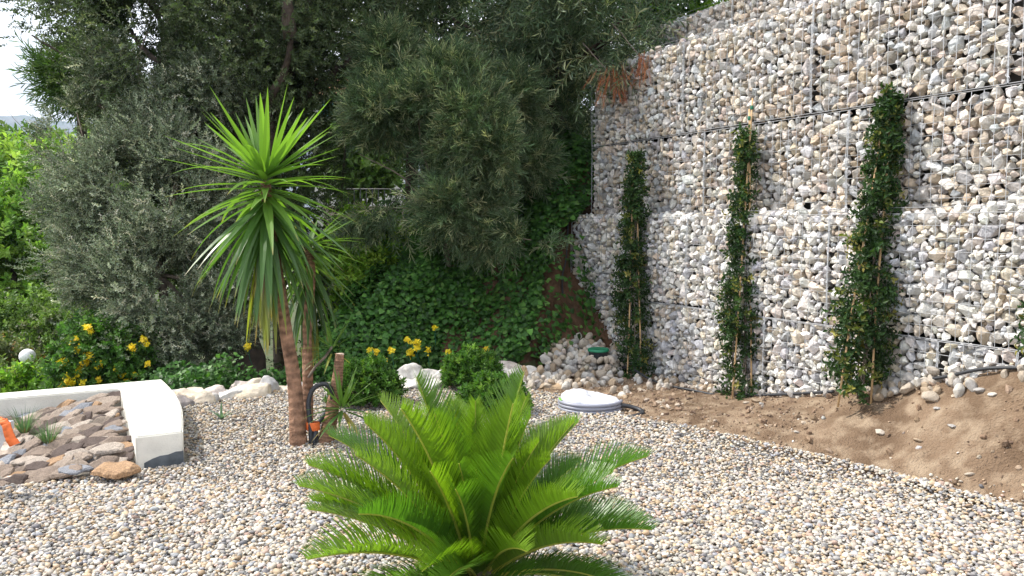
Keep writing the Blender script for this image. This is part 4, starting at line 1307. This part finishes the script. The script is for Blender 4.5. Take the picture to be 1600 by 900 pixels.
bush('dome-shaped bush in the middle, up against the ivy bank', 737, 606, 8.75, .28, .30, 620, 2, PIT, [3, 4, 2, 4])
bush('lower bush right behind the tips of the big cycad', 772, 652, 7.45, .25, .25, 520, 3, PIT, [4, 2, 4, 4])

# ------------------------------------------------------------------ grass tufts, little agave
def blade(base, d, L, w, droop, nseg=5, col=(1, 1, 1), fold=.25, tip=.02, wid=None):
    """arching strip leaf folded along its middle -> V (3 per ring), quads"""
    d = Vector(d).normalized(); p = Vector(base); step = L / nseg
    V, Fq = [], []
    side = d.cross(Vector((0, 0, 1)))
    if side.length < .05: side = Vector((1, 0, 0))
    side.normalize()
    for i in range(nseg + 1):
        f = i / nseg
        ww_ = w * (wid(f) if wid else (1 - f) ** .7 + tip)
        nn = side.cross(d)
        V += [(p - side * ww_ / 2 + nn * ww_ * fold)[:], p[:], (p + side * ww_ / 2 + nn * ww_ * fold)[:]]
        if i < nseg:
            a, b_ = 3 * i, 3 * (i + 1)
            Fq += [(a, a + 1, b_ + 1, b_), (a + 1, a + 2, b_ + 2, b_ + 1)]
        p = p + d * step
        d = (d + Vector((0, 0, -droop * step / L * 2 * (f + .3)))).normalized()
    return np.array(V), np.array(Fq)
for px, py, lab, n, Lm in ((38, 672, 'grass tuft in the bed nearest the low white wall', 90, .22), (76, 688, 'second grass tuft in the bed, in front and to the right of the first', 80, .20)):
    p = on_z(px, py, .10)
    root = thing('grass_tuft', lab, 'grass tuft', p, 'grass tufts in the slate bed')
    b = MB()
    for k in range(n):
        a = random.uniform(0, 6.28); el = random.uniform(.2, 1.1)
        d = (math.cos(a) * el, math.sin(a) * el, 1.25)
        v, q = blade(p + Vector((math.cos(a) * .03, math.sin(a) * .03, -.02)), d, Lm * random.uniform(.6, 1.2), .006, random.uniform(.2, .8), 4)
        g = random.uniform(.75, 1.25); b.add(v, q, (.11 * g, .20 * g, .09 * g))
    link('blades', b.mesh('blades', False), root, [M['leaf']])
    b = MB()
    for k in range(40):
        a = random.uniform(0, 6.28)
        v, q = blade(p + Vector((math.cos(a) * .03, math.sin(a) * .03, -.02)), (math.cos(a) * .5, math.sin(a) * .5, .8), random.uniform(.04, .08), .007, .3, 2)
        b.add(v, q, (.30, .20, .09))
    link('dry_base', b.mesh('dry_base', False), root, [M['leaf']])
p = on_z(346, 655, .0)
root = thing('agave', 'tiny blue-green agave sprouting from the gravel left of the yucca', 'plant', p)
b = MB()
for a, el, L in ((1.6, .15, .17), (.4, 1.0, .12), (2.8, 1.5, .16), (3.3, .9, .10), (5.2, 1.0, .09), (4.2, .8, .10), (0.0, 1.6, .13)):
    v, q = blade(p, (math.cos(a) * el, math.sin(a) * el * .7, 1), L, .032, .2, 5, fold=.3, wid=lambda f: max(.03, (1 - f) ** .6 * (.7 + .5 * f)))
    b.add(v, q, (.16, .26, .18))
link('leaves', b.mesh('leaves', False), root, [M['leaf']])

# ------------------------------------------------------------------ yuccas
def sword_width(f): return max(.03, (.55 + 1.6 * f) if f < .28 else ((1 - f) / .72) ** .75)
def yucca_head(c, n, L, w, parent, seed, el_rng=(-85, 82), name='leaf_crown', tone=1.0):
    r = random.Random(seed)
    b = MB()
    for k in range(n):
        f = (k + .5) / n
        el = el_rng[1] + (el_rng[0] - el_rng[1]) * f ** (.66 if n > 90 else .8) + r.uniform(-7, 7)
        az = k * 2.39996 + r.uniform(-.25, .25)
        e = math.radians(el)
        base = c + Vector((math.cos(az) * .03, math.sin(az) * .03, (.04 - .70 * max(0, f - .22)) if n > 90 else .02 - .1 * f))
        ll = L * r.uniform(.85, 1.12) * (.92 if el > 60 else 1.0) * (1.12 if el < -20 else 1)
        dr = .03 if el > 12 else (r.uniform(.12, .35) if el > -45 else r.uniform(.4, .9))
        if r.random() < .1: dr += .5
        v, q = blade(base, (math.cos(az) * math.cos(e), math.sin(az) * math.cos(e), math.sin(e)), ll, w * r.uniform(.85, 1.1), dr, 8, fold=.16, wid=sword_width)
        g = r.uniform(.85, 1.2) * tone
        if f < .5: cc = (.125 * g, .23 * g, .05 * g)
        elif f < .9: cc = (.075 * g, .155 * g, .045 * g)
        else: cc = (.22 * g, .25 * g, .06 * g) if r.random() < .6 else (.30 * g, .24 * g, .08 * g)
        cv = np.tile(np.array(cc), (len(v), 1))
        cv[-3:] = np.array([.30, .24, .10]) if f > .3 else cv[-3:]        # dry brown tips of the older leaves
        b.add(v, q, (1, 1, 1)); b.C[-1] = cv
    return link(name, b.mesh(name, False), parent, [M['frond_leaf']])

def ringed_trunk(pts, r0, r1, name, parent, seed=0, flare=1.25, top_cap=True):
    P = smooth_path(pts, 22); n = len(P); L = sum((P[i + 1] - P[i]).length for i in range(n - 1))
    m = 170; Q = []
    for i in range(m):
        f = i / (m - 1) * (n - 1); j = min(int(f), n - 2); Q.append(P[j].lerp(P[j + 1], f - j))
    rad = np.array([(r0 + (r1 - r0) * (i / m)) * (1 + (flare - 1) * math.exp(-i / m * 9)) * (1 + .018 * math.sin(i * 1.25 + 2 * noise.noise(Vector((i * .2, 5, seed)))) + .05 * noise.noise(Vector((i * .35, seed, 0)))) for i in range(m)])
    V, Fq = tube(Q, rad, 18)
    col = np.zeros((len(V), 3))
    for i in range(len(V)):
        ring = i // 18
        g = .95 + .22 * math.sin(ring * 1.25 + 3 * noise.noise(Vector(V[i]) * 5)) + .45 * noise.noise(Vector(V[i]) * 9 + Vector((0, 0, seed)))
        col[i] = np.array([.27, .155, .10]) * g
    return link(name, np_mesh(name, V, Fq, col, smooth=True), parent, [M['bark_attr']])
M['bark_attr'] = mat('yucca_bark', attr=True, rough=.92, nscale=18, namt=.4, bump=1.0, bscale=42, spec=.2)

Yy = 6.5
b0 = on_z(467, 693, 0.0); hd = at(415, 283, 6.45)
root = thing('yucca_tree', 'tallest yucca with a big round head of sword leaves on a reddish ringed trunk', 'yucca', b0, 'yuccas of the clump')
ringed_trunk([b0 + Vector((0, 0, -.08)), at(460, 600, Yy), at(447, 520, 6.49), at(435, 440, 6.48), at(420, 340, 6.46), hd], .060, .040, 'trunk', root, 1, flare=1.3)
yucca_head(hd, 160, .75, .070, root, 11)
b = MB()
for k in range(26):
    a = k * 2.4; base = hd + Vector((math.cos(a) * .04, math.sin(a) * .04, -.40 - .02 * k))
    v, q = blade(base, (math.cos(a) * .35, math.sin(a) * .35, -1), random.uniform(.3, .62), .034, .5, 6, wid=sword_width)
    g = random.uniform(.8, 1.2); b.add(v, q, random.choice([(.30 * g, .25 * g, .08 * g), (.20 * g, .24 * g, .05 * g), (.27 * g, .19 * g, .11 * g)]))
link('old_leaves', b.mesh('old_leaves', False), root, [M['leaf']])

b1 = on_z(480, 668, 0.0); hd2 = at(482, 388, 7.1)
root = thing('yucca_tree', 'second yucca half hidden behind the first, thinner trunk and drooping dark leaves', 'yucca', Vector((b1.x, b1.y, 0)), 'yuccas of the clump')
ringed_trunk([Vector((b1.x, b1.y, -.08)), at(481, 600, b1.y), at(480, 520, b1.y + .05), at(486, 430, 7.0), hd2], .050, .036, 'trunk', root, 2, flare=1.1)
yucca_head(hd2, 100, .50, .055, root, 12, el_rng=(-85, 50), tone=.75)
yucca_head(at(519, 540, 7.0), 26, .30, .024, root, 14, el_rng=(-30, 75), name='side_shoot')
root_so = link('shoot_stem', MB().tube(wiggle(at(482, 590, 6.8), at(519, 542, 7.0), 6, .02, 3), .012, 6).mesh('shoot_stem'), root, [M['bark_grey']])

b2 = on_z(507, 690, 0.0)
root = thing('yucca_stump', 'short sawn-off yucca stem with a green side shoot and a pale cut top', 'yucca', b2, 'yuccas of the clump')
tp = at(531, 553, 6.65)
ringed_trunk([b2 + Vector((0, 0, -.08)), at(517, 650, 6.58), at(526, 600, 6.62), tp], .070, .036, 'trunk', root, 3, flare=1.15)
link('cut_top', MB().add(*lathe([(.0365, -.006), (.035, .004), (.001, .006)], 16, tp)).mesh('cut_top'), root, [mat('cut_wood', (.55, .42, .33), .8, nscale=30, namt=.2)])
yucca_head(at(535, 632, 6.45), 34, .33, .036, root, 13, el_rng=(-40, 84), name='side_shoot')

# looped black hose bound with orange tape
root = thing('hose_loop', 'black hose looped upright between the yucca trunks, bound with orange tape', 'hose', on_z(493, 692, 0))
pts = [at(487, 697, 6.44), at(486, 680, 6.44), at(484, 655, 6.46), at(482, 630, 6.48), at(488, 610, 6.50), at(500, 601, 6.52), at(512, 602, 6.54), at(519, 614, 6.56), at(517, 632, 6.58), at(507, 648, 6.56), at(497, 662, 6.52), at(493, 680, 6.48), at(499, 697, 6.46)]
link('hose', MB().tube(smooth_path(pts, 6), .020, 10).mesh('hose'), root, [M['rubber']])
pts = [at(488, 662, 6.50), at(493, 676, 6.45), at(491, 690, 6.43), at(495, 700, 6.44)]
link('hose', MB().tube(smooth_path(pts, 6), .019, 10).mesh('hose'), root, [M['rubber']])
cc = at(489, 666, 6.47)
V, Fq = lathe([(.90, -.030), (1.0, -.022), (1.02, 0), (1.0, .024), (.9, .032)], 20)
V = V * np.array([.058, .038, 1.15]) + np.array(cc)
link('orange_tape', MB().add(V, Fq).mesh('orange_tape'), root, [M['orange']])

# ------------------------------------------------------------------ cycad
def frond_mesh(L, seed, droop, tint=(1, 1, 1)):
    """one frond in local space: rises along +x/+z, leaflets in a V"""
    r = random.Random(seed); n = 34
    P, T = [], []
    p = Vector((0, 0, 0)); d = Vector((1, 0, 0)); st = L / n
    for i in range(n + 1):
        f = i / n; P.append(p.copy()); T.append(d.copy())
        p = p + d * st; d = (d + Vector((0, 0, -1)) * droop * st / L * (0.35 + 1.3 * f)).normalized()
    b = MB()
    v, q = tube(P, np.linspace(.0095, .003, len(P)), 5); b.add(v, q, (.42, .42, .09))
    m = 112
    for i in range(m):
        f = .10 + .90 * (i + .5) / m
        k = f * n; j = min(int(k), n - 1)
        c = P[j].lerp(P[j + 1], k - j); t = T[j]
        up = Vector((0, 1, 0)).cross(t) * -1
        if up.z < 0: up = -up
        prof = min(1, (f - .02) / .28) ** .8 * (1 if f < .72 else max(.30, 1 - (f - .72) / .28 * .72))
        ll = .178 * L / .9 * prof
        fw = math.radians(52 - 26 * f)         # leaflets point more forward towards the tip
        for s in (-1, 1):
            fwd = math.cos(PI / 2 - fw) if False else math.cos(math.radians(50) - .42 * f)
            dirn = (t * (fwd * .78 + r.uniform(-.04, .04)) + Vector((0, s, 0)) * math.sin(math.radians(50) - .32 * f) + up * (.62 + r.uniform(-.14, .14))).normalized()
            tip = c + dirn * ll + t * ll * .12
            mid = c + dirn * ll * .5 + up * ll * .03
            wv = t * (.0043 if f < .9 else .0034)
            g = r.uniform(.86, 1.14) * (1.05 - .1 * f)
            V = [(c - wv)[:], (c + wv)[:], (mid + wv * 1.05)[:], (mid - wv * 1.05)[:], (tip + wv * .25)[:], (tip - wv * .25)[:]]
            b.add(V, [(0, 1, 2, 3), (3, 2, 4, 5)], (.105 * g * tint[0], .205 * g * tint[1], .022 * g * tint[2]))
    return b.mesh('frond', False)
cyc = Vector((-.155, 3.42, .24))
root = thing('cycad', 'large sago cycad with arching bright green feather fronds in the foreground', 'cycad', Vector((cyc.x, cyc.y, 0)))
V, Fq = lathe([(.10, -.26), (.14, -.2), (.155, -.1), (.14, .0), (.09, .05), (.001, .07)], 24, cyc)
V = V + np.array([[.012 * noise.noise(Vector(v) * 25) for _ in range(3)] for v in V])
link('trunk', MB().add(V, Fq).mesh('trunk', False), root, [M['bark_dark']])
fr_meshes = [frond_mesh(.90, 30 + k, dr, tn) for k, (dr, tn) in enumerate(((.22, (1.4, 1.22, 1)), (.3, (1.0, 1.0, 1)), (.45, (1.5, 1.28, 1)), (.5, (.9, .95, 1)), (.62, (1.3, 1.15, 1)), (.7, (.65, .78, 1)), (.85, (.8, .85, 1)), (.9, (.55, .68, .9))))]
for me in fr_meshes: me.materials.append(M['frond_leaf'])
nf = 72
rg = random.Random(5)
for k in range(nf):
    f = (k + .5) / nf
    az = k * 2.39996 + rg.uniform(-.2, .2)
    el = math.radians(83 - 66 * f ** 1.25 + rg.uniform(-8, 8))
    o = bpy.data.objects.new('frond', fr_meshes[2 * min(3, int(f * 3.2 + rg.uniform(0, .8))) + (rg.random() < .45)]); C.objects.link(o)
    o.parent = root
    s = rg.uniform(.74, 1.02) * (.86 if f < .12 else 1)
    R = Matrix.Rotation(az, 4, 'Z') @ Matrix.Rotation(-el, 4, 'Y') @ Matrix.Rotation(rg.uniform(-.35, .35), 4, 'X')
    o.matrix_local = Matrix.Translation(Vector((.05 * math.cos(az), .05 * math.sin(az), cyc.z))) @ R @ Matrix.Scale(s, 4)

# ------------------------------------------------------------------ flowers
def flower_tpl(seed):
    r = random.Random(seed); V, Fc, W = [], [], []
    for k in range(7):
        c = Vector((r.gauss(0, .6), r.gauss(0, .6), r.gauss(0, .35)))
        for j in range(5):
            a = j * 1.257 + r.uniform(0, 1)
            o = len(V); u = Vector((math.cos(a), math.sin(a), .25)); w_ = Vector((-math.sin(a), math.cos(a), 0)) * .22
            for q in (c, c + u * .3 + w_, c + u * .55, c + u * .3 - w_): V.append(q[:]); W.append([r.uniform(.85, 1.1)] * 3)
            Fc.append((o, o + 1, o + 2, o + 3))
    return Tpl(V, Fc, W)
T_fl = [flower_tpl(k) for k in range(4)]
def flowers(parent, spots, name='flowers'):
    P, S = [], []
    for px, py, Y, rpx in spots:
        r = rpx * Y / F_PX
        for _ in range(max(4, int(rpx * 2.0))):
            P.append(at(px + random.gauss(0, rpx * .36), py + random.gauss(0, rpx * .36), Y + random.uniform(-.05, .05))[:]); S.append(random.uniform(.020, .032))
    n = len(P)
    d = RNG.normal(0, .5, (n, 3)) + np.array([-.3, -.6, .6])
    return link(name, scatter(name, T_fl, P, dir_rot(d), np.array(S), palette(n, [(.88, .72, .02), (.85, .62, .02)], [3, 1], .06)), parent, [M['petal']])

ells = [E(120, 560, 9.1, 34, .3, 45), E(160, 560, 9.2, 38, .35, 50), E(205, 560, 9.3, 36, .3, 45), E(135, 520, 9.3, 26, .25), E(215, 590, 9.2, 36, .3), E(110, 600, 9.0, 40, .3)]
p = at(160, 625, 9.2) + Vector((0, 0, -.2))
root = thing('flowering_bush', 'bush with clusters of bright yellow flowers behind the low white wall', 'bush', p)
crown('foliage', T_broad, ells, 900, 77, IVYC + [(.10, .20, .05)], [3, 3, 3, 1, 3], root, gate=-.5, shell=.2, scl=(.8, 1.2))
b = MB()
for e in ells: b.tube(wiggle(p, e[0], 8, .1, int(e[0].x * 50)), np.linspace(.014, .004, 9), 5)
link('stem', b.mesh('stem'), root, [M['bark_grey']])
flowers(root, [(136, 510, 8.95, 4), (142, 518, 8.95, 4), (113, 532, 8.9, 7), (121, 545, 8.9, 7), (96, 570, 8.85, 6), (99, 565, 8.85, 5), (100, 600, 8.8, 7), (112, 598, 8.8, 7), (106, 590, 8.8, 5), (138, 555, 8.9, 7), (130, 568, 8.9, 5), (123, 580, 8.9, 6), (140, 562, 8.9, 5), (122, 590, 8.85, 5),
               (183, 577, 8.95, 6), (190, 584, 8.95, 6), (153, 594, 8.9, 5), (155, 571, 8.9, 6), (206, 543, 9.0, 6), (224, 532, 9.0, 5), (230, 537, 9.0, 3), (210, 586, 9.0, 3), (231, 568, 9.0, 3), (198, 597, 9.0, 3), (128, 600, 8.8, 5)])
for spots, lab in (([(387, 543, 9.3, 7)], 'single yellow flower cluster against the dark trunk left of the yucca'),
                   ([(578, 548, 9.3, 3), (589, 550, 9.3, 4), (612, 548, 9.3, 4), (600, 562, 9.3, 3)], 'small yellow flower head at the left foot of the ivy bank'),
                   ([(636, 532, 9.4, 6), (650, 536, 9.4, 7), (640, 551, 9.4, 8), (653, 544, 9.4, 6), (679, 512, 9.5, 4), (670, 548, 9.4, 5)], 'yellow flower head of the cluster in the ivy above the white rocks'),
                   ([(700, 550, 9.4, 5), (707, 560, 9.4, 5)], 'one of the two yellow flower heads just above the dome-shaped bush'), ([(758, 546, 9.5, 4)], 'lone yellow flower in the ivy right of the middle'),
                   ([(632, 581, 9.1, 4)], 'low yellow flower just above the tallest white rock')):
    for sp_ in spots:
        c = at(*sp_[:3]); b0_ = Vector((c.x, c.y + .15, c.z - .25))
        root = thing('yellow_flower', lab if len(spots) == 1 else lab, 'flower', b0_, 'yellow flowers in the ivy')
        flowers(root, [(sp_[0], sp_[1], sp_[2], sp_[3] * .75)], 'petals')
        link('stem', MB().tube(wiggle(b0_, c, 5, .03, int(sp_[0])), .004, 4).mesh('stem'), root, [M['tie']])

# ------------------------------------------------------------------ things at the left edge
p = at(14, 655, 5.2)
root = thing('metal_frame', 'grey metal frame corner poking in at the left edge over the slates', 'frame', Vector((p.x - .35, p.y, 0)))
def beam(a, b_, w, h):
    a, b_ = Vector(a), Vector(b_); d = (b_ - a).normalized(); s = d.cross(Vector((0, 0, 1)))
    s = Vector((1, 0, 0)) if s.length < .1 else s.normalized(); u = s.cross(d)
    V = [(q + s * x * w / 2 + u * y * h / 2)[:] for q in (a, b_) for x, y in ((-1, -1), (1, -1), (1, 1), (-1, 1))]
    return V, [(0, 3, 2, 1), (4, 5, 6, 7), (0, 1, 5, 4), (1, 2, 6, 5), (2, 3, 7, 6), (3, 0, 4, 7)]
tpf = at(9, 668, 5.2)
legb = at(-34, 765, 5.1); legb.z = .0
link('leg', MB().add(*beam(tpf, Vector((tpf.x - .17, 5.1, .0)), .045, .05)).mesh('leg', False), root, [M['metal']])
link('leg', MB().add(*beam(Vector((tpf.x - 1.3, 5.35, tpf.z)), Vector((tpf.x - 1.3 - .1, 5.3, .0)), .045, .05)).mesh('leg', False), root, [M['metal']])
link('top_bar', MB().add(*beam(tpf + Vector((.03, -.01, .012)), Vector((tpf.x - 1.35, 5.36, tpf.z + .012)), .09, .055)).mesh('top_bar', False), root, [M['metal']])
b = MB()
s0 = tpf + Vector((-.10, -.05, .055))
path = [s0 + Vector((-.08, .0, .0)), s0 + Vector((0, -.01, .012)), s0 + Vector((.09, -.01, .01)), s0 + Vector((.135, -.02, -.02)), s0 + Vector((.155, -.03, -.07)), s0 + Vector((.18, -.04, -.12)), s0 + Vector((.205, -.04, -.155))]
P_ = smooth_path(path, 5); V, Fq = [], []
for i, q in enumerate(P_):
    f = i / (len(P_) - 1); w_ = .010 + .014 * f
    for dx_, dy_, dz_ in ((-w_, .0, -.4 * w_), (w_, .03, .4 * w_), (w_, .036, .4 * w_ + .004), (-w_, .006, -.4 * w_ + .004)):
        V.append((q.x + dx_, q.y + dy_, q.z + dz_ + .004 * math.sin(i * 1.7)))
for i in range(len(P_) - 1):
    for j in range(4): Fq.append((4 * i + j, 4 * i + (j + 1) % 4, 4 * i + 4 + (j + 1) % 4, 4 * i + 4 + j))
tag(link('orange_strap', np_mesh('orange_strap', np.array(V), np.array(Fq), smooth=True), None, [M['orange']]), 'orange strap hanging over the grey metal frame at the left edge', 'strap')

# ------------------------------------------------------------------ background left: lamp, shrubs, trees on the lower slope
p = at(43, 557, 10.7)
root = thing('globe_lamp', 'white globe garden lamp among the shrubs at the far left', 'lamp', Vector((p.x, p.y, p.z - 1.2)))
r_ = .105
link('globe', MB().add(*lathe([(max(.001, r_ * math.sin(a)), -r_ * math.cos(a)) for a in np.linspace(0, PI, 14)], 24, p)).mesh('globe'), root, [M['globe']])
link('post', MB().add(*lathe([(.05, -.100), (.055, -.09), (.03, -.13), (.025, -1.6)], 12, p)).mesh('post'), root, [M['black_plastic']])

def gz(x, y): return float(terrain_h(np.array(float(x)), np.array(float(y))))
FARC = [(.13, .22, .05), (.08, .15, .035), (.18, .29, .07)]
def far_plant(name, lab, cat, px, py, Y, rpx, n, cols, wts, grp, rz=None, tp=T_far, scl=(.8, 1.3), vol=.25, extra=()):
    e = [E(px, py, Y, rpx, None, rz)] + [E(*x) for x in extra]
    c = e[0][0]; base = Vector((c.x, c.y, gz(c.x, c.y) - .1))
    tree(name, lab, cat, base, [base, (base + c) / 2, c], max(.05, .02 * (c.z - base.z)), limbs_to((base + c) / 2, e, .04), e, tp, n, cols, wts, group=grp, part='trunk', gate=-.45, shell=vol, scl=scl)
G1, G2 = 'shrubs on the slope beyond the low wall', 'trees on the hillside at the far left'
far_plant('shrub', 'yellow-green shrub right below the globe lamp', 'shrub', 75, 600, 11.5, 60, 1100, LIME + [(.14, .2, .07)], [2, 5, 1, 3], G1, tp=T_broad, scl=(.9, 1.5), extra=[(30, 610, 11.8, 50), (100, 575, 11.6, 34), (40, 602, 10.3, 26), (18, 590, 10.4, 20)])
far_plant('shrub', 'grey-green shrub left of the globe lamp with reddish tips', 'shrub', 5, 590, 12.3, 50, 800, [(.16, .19, .09), (.11, .15, .06), (.26, .16, .06)], [4, 4, 1], G1, tp=T_broad, scl=(.9, 1.5), extra=[(-40, 600, 12, 60)])
far_plant('shrub', 'rounded dark green shrub above the globe lamp', 'shrub', 30, 520, 15, 55, 1100, FARC, [3, 3, 2], G1, tp=T_broad, scl=(1.2, 1.8), extra=[(90, 500, 15, 50), (-40, 520, 15, 60)])
far_plant('shrub', 'low sprawling shrub between the globe lamp and the grey-leaved tree', 'shrub', 95, 535, 13.5, 42, 800, FARC + [(.16, .18, .12)], [3, 3, 1, 3], G1, tp=T_broad, scl=(1.0, 1.5))
far_plant('leafy_tree', 'bright green leafy tree at the left edge, lower half', 'tree', 20, 400, 21, 95, 2300, [(.16, .30, .05), (.11, .21, .04), (.24, .38, .07)], [3, 3, 3], G2, extra=[(-60, 380, 21, 100), (70, 330, 21.5, 60), (90, 420, 21, 50)])
far_plant('leafy_tree', 'sunlit yellow-green tree below the sea-blue mountain', 'tree', 20, 308, 27, 72, 1900, [(.22, .36, .06), (.15, .26, .05), (.30, .42, .08)], [3, 3, 3], G2, extra=[(100, 296, 28, 66), (-70, 290, 27, 80), (160, 300, 28, 60)], scl=(1, 1.6))
far_plant('leafy_tree', 'dark olive tree on the ridge in front of the blue mountain', 'tree', 20, 252, 36, 46, 1100, FARC, [3, 4, 1], G2, extra=[(75, 258, 36, 45), (-50, 250, 36, 60), (140, 250, 37, 40), (200, 250, 37, 50)], scl=(1.2, 1.9))
far_plant('pine_tree', 'dark green pine crown behind the left branches of the big tree', 'tree', 125, 130, 17, 46, 800, [(.06, .12, .03), (.09, .16, .035)], [3, 2], G2, rz=30, tp=T_needle, scl=(2, 3), extra=[(160, 120, 17, 38)])
for i, (px, py, Y, r, lab) in enumerate([(320, 330, 30, 130, 'tree mass glimpsed behind the big evergreen trunk'), (560, 250, 24, 45, 'pale green tree seen through the gap right of the yucca head'), (-140, 330, 24, 110, 'leafy tree just outside the left edge')]):
    far_plant('leafy_tree', lab, 'tree', px, py, Y, r, 1100, FARC, [3, 4, 1], G2, scl=(1, 1.7))

# pale retaining wall with railing and a house glimpsed through the leaves
def box(x0, x1, y0, y1, z0, z1):
    V = [(x, y, z) for z in (z0, z1) for x, y in ((x0, y0), (x1, y0), (x1, y1), (x0, y1))]
    return np.array(V), np.array([(0, 3, 2, 1), (4, 5, 6, 7), (0, 1, 5, 4), (1, 2, 6, 5), (2, 3, 7, 6), (3, 0, 4, 7)])
a = at(545, 372, 19); c_ = at(780, 300, 19)
root = thing('retaining_wall', 'pale beige wall with a thin railing seen behind the yucca leaves', 'wall', Vector((a.x, 19, -2)))
link('wall_face', MB().add(*box(a.x - .6, c_.x, 19, 19.5, -4, at(540, 322, 19).z)).mesh('wall_face', False), root, [M['far_wall']])
b = MB()
zt = at(540, 322, 19).z
for k in range(30):
    x = a.x - .6 + k * (c_.x - a.x + .6) / 29; b.tube([(x, 19.1, zt - .01), (x, 19.1, zt + .40)], .012, 6)
b.tube([(a.x - .6, 19.1, zt + .41), (c_.x, 19.1, zt + .41)], .014, 6)
link('railing', b.mesh('railing'), root, [M['black_plastic']])
root = thing('house', 'pale house with a teal shutter glimpsed between the trees above the yucca', 'house', Vector((at(560, 200, 34).x, 34, -1)))
h0 = at(490, 240, 34); h1 = at(610, 150, 34)
link('house_wall', MB().add(*box(h0.x, h1.x, 34, 38, -3, h1.z)).mesh('house_wall', False), root, [mat('pale_render', (.62, .60, .56), .9, nscale=2, namt=.08)])
r1 = Vector((h0.x - .3, 0, h1.z)); V = [(h0.x - .4, 33.6, h1.z), (h1.x + .4, 33.6, h1.z), (h1.x + .4, 38.4, h1.z), (h0.x - .4, 38.4, h1.z), (h0.x - .4, 36, h1.z + 1.1), (h1.x + .4, 36, h1.z + 1.1)]
link('roof', np_mesh('roof', np.array(V), [np.array([(0, 1, 5, 4), (2, 3, 4, 5), (3, 2, 1, 0)]), np.array([(0, 4, 3), (1, 2, 5)])]), root, [M['roof']])
s0_, s1_ = at(498, 182, 33.95), at(524, 160, 33.95)
link('shutter', MB().add(*box(s0_.x, s1_.x, 33.93, 33.99, s0_.z, s1_.z)).mesh('shutter', False), root, [M['teal']])

# ------------------------------------------------------------------ air: thin even haze round everything
hz_m = bpy.data.materials.new('haze'); hz_m.use_nodes = True
N, L = hz_m.node_tree.nodes, hz_m.node_tree.links
N.remove(N['Principled BSDF'])
pv = N.new('ShaderNodeVolumePrincipled'); pv.inputs['Density'].default_value = 0.00016
pv.inputs['Color'].default_value = (0.62, 0.76, 1.0, 1)
L.new(pv.outputs[0], N['Material Output'].inputs['Volume'])
V, Fq = box(-4650, 4650, -4650, 4650, -420, 540)
tag(link('haze', np_mesh('haze', V, Fq), None, [hz_m]), 'thin bluish haze in the air over the slope and the far mountain', 'haze', kind='stuff')
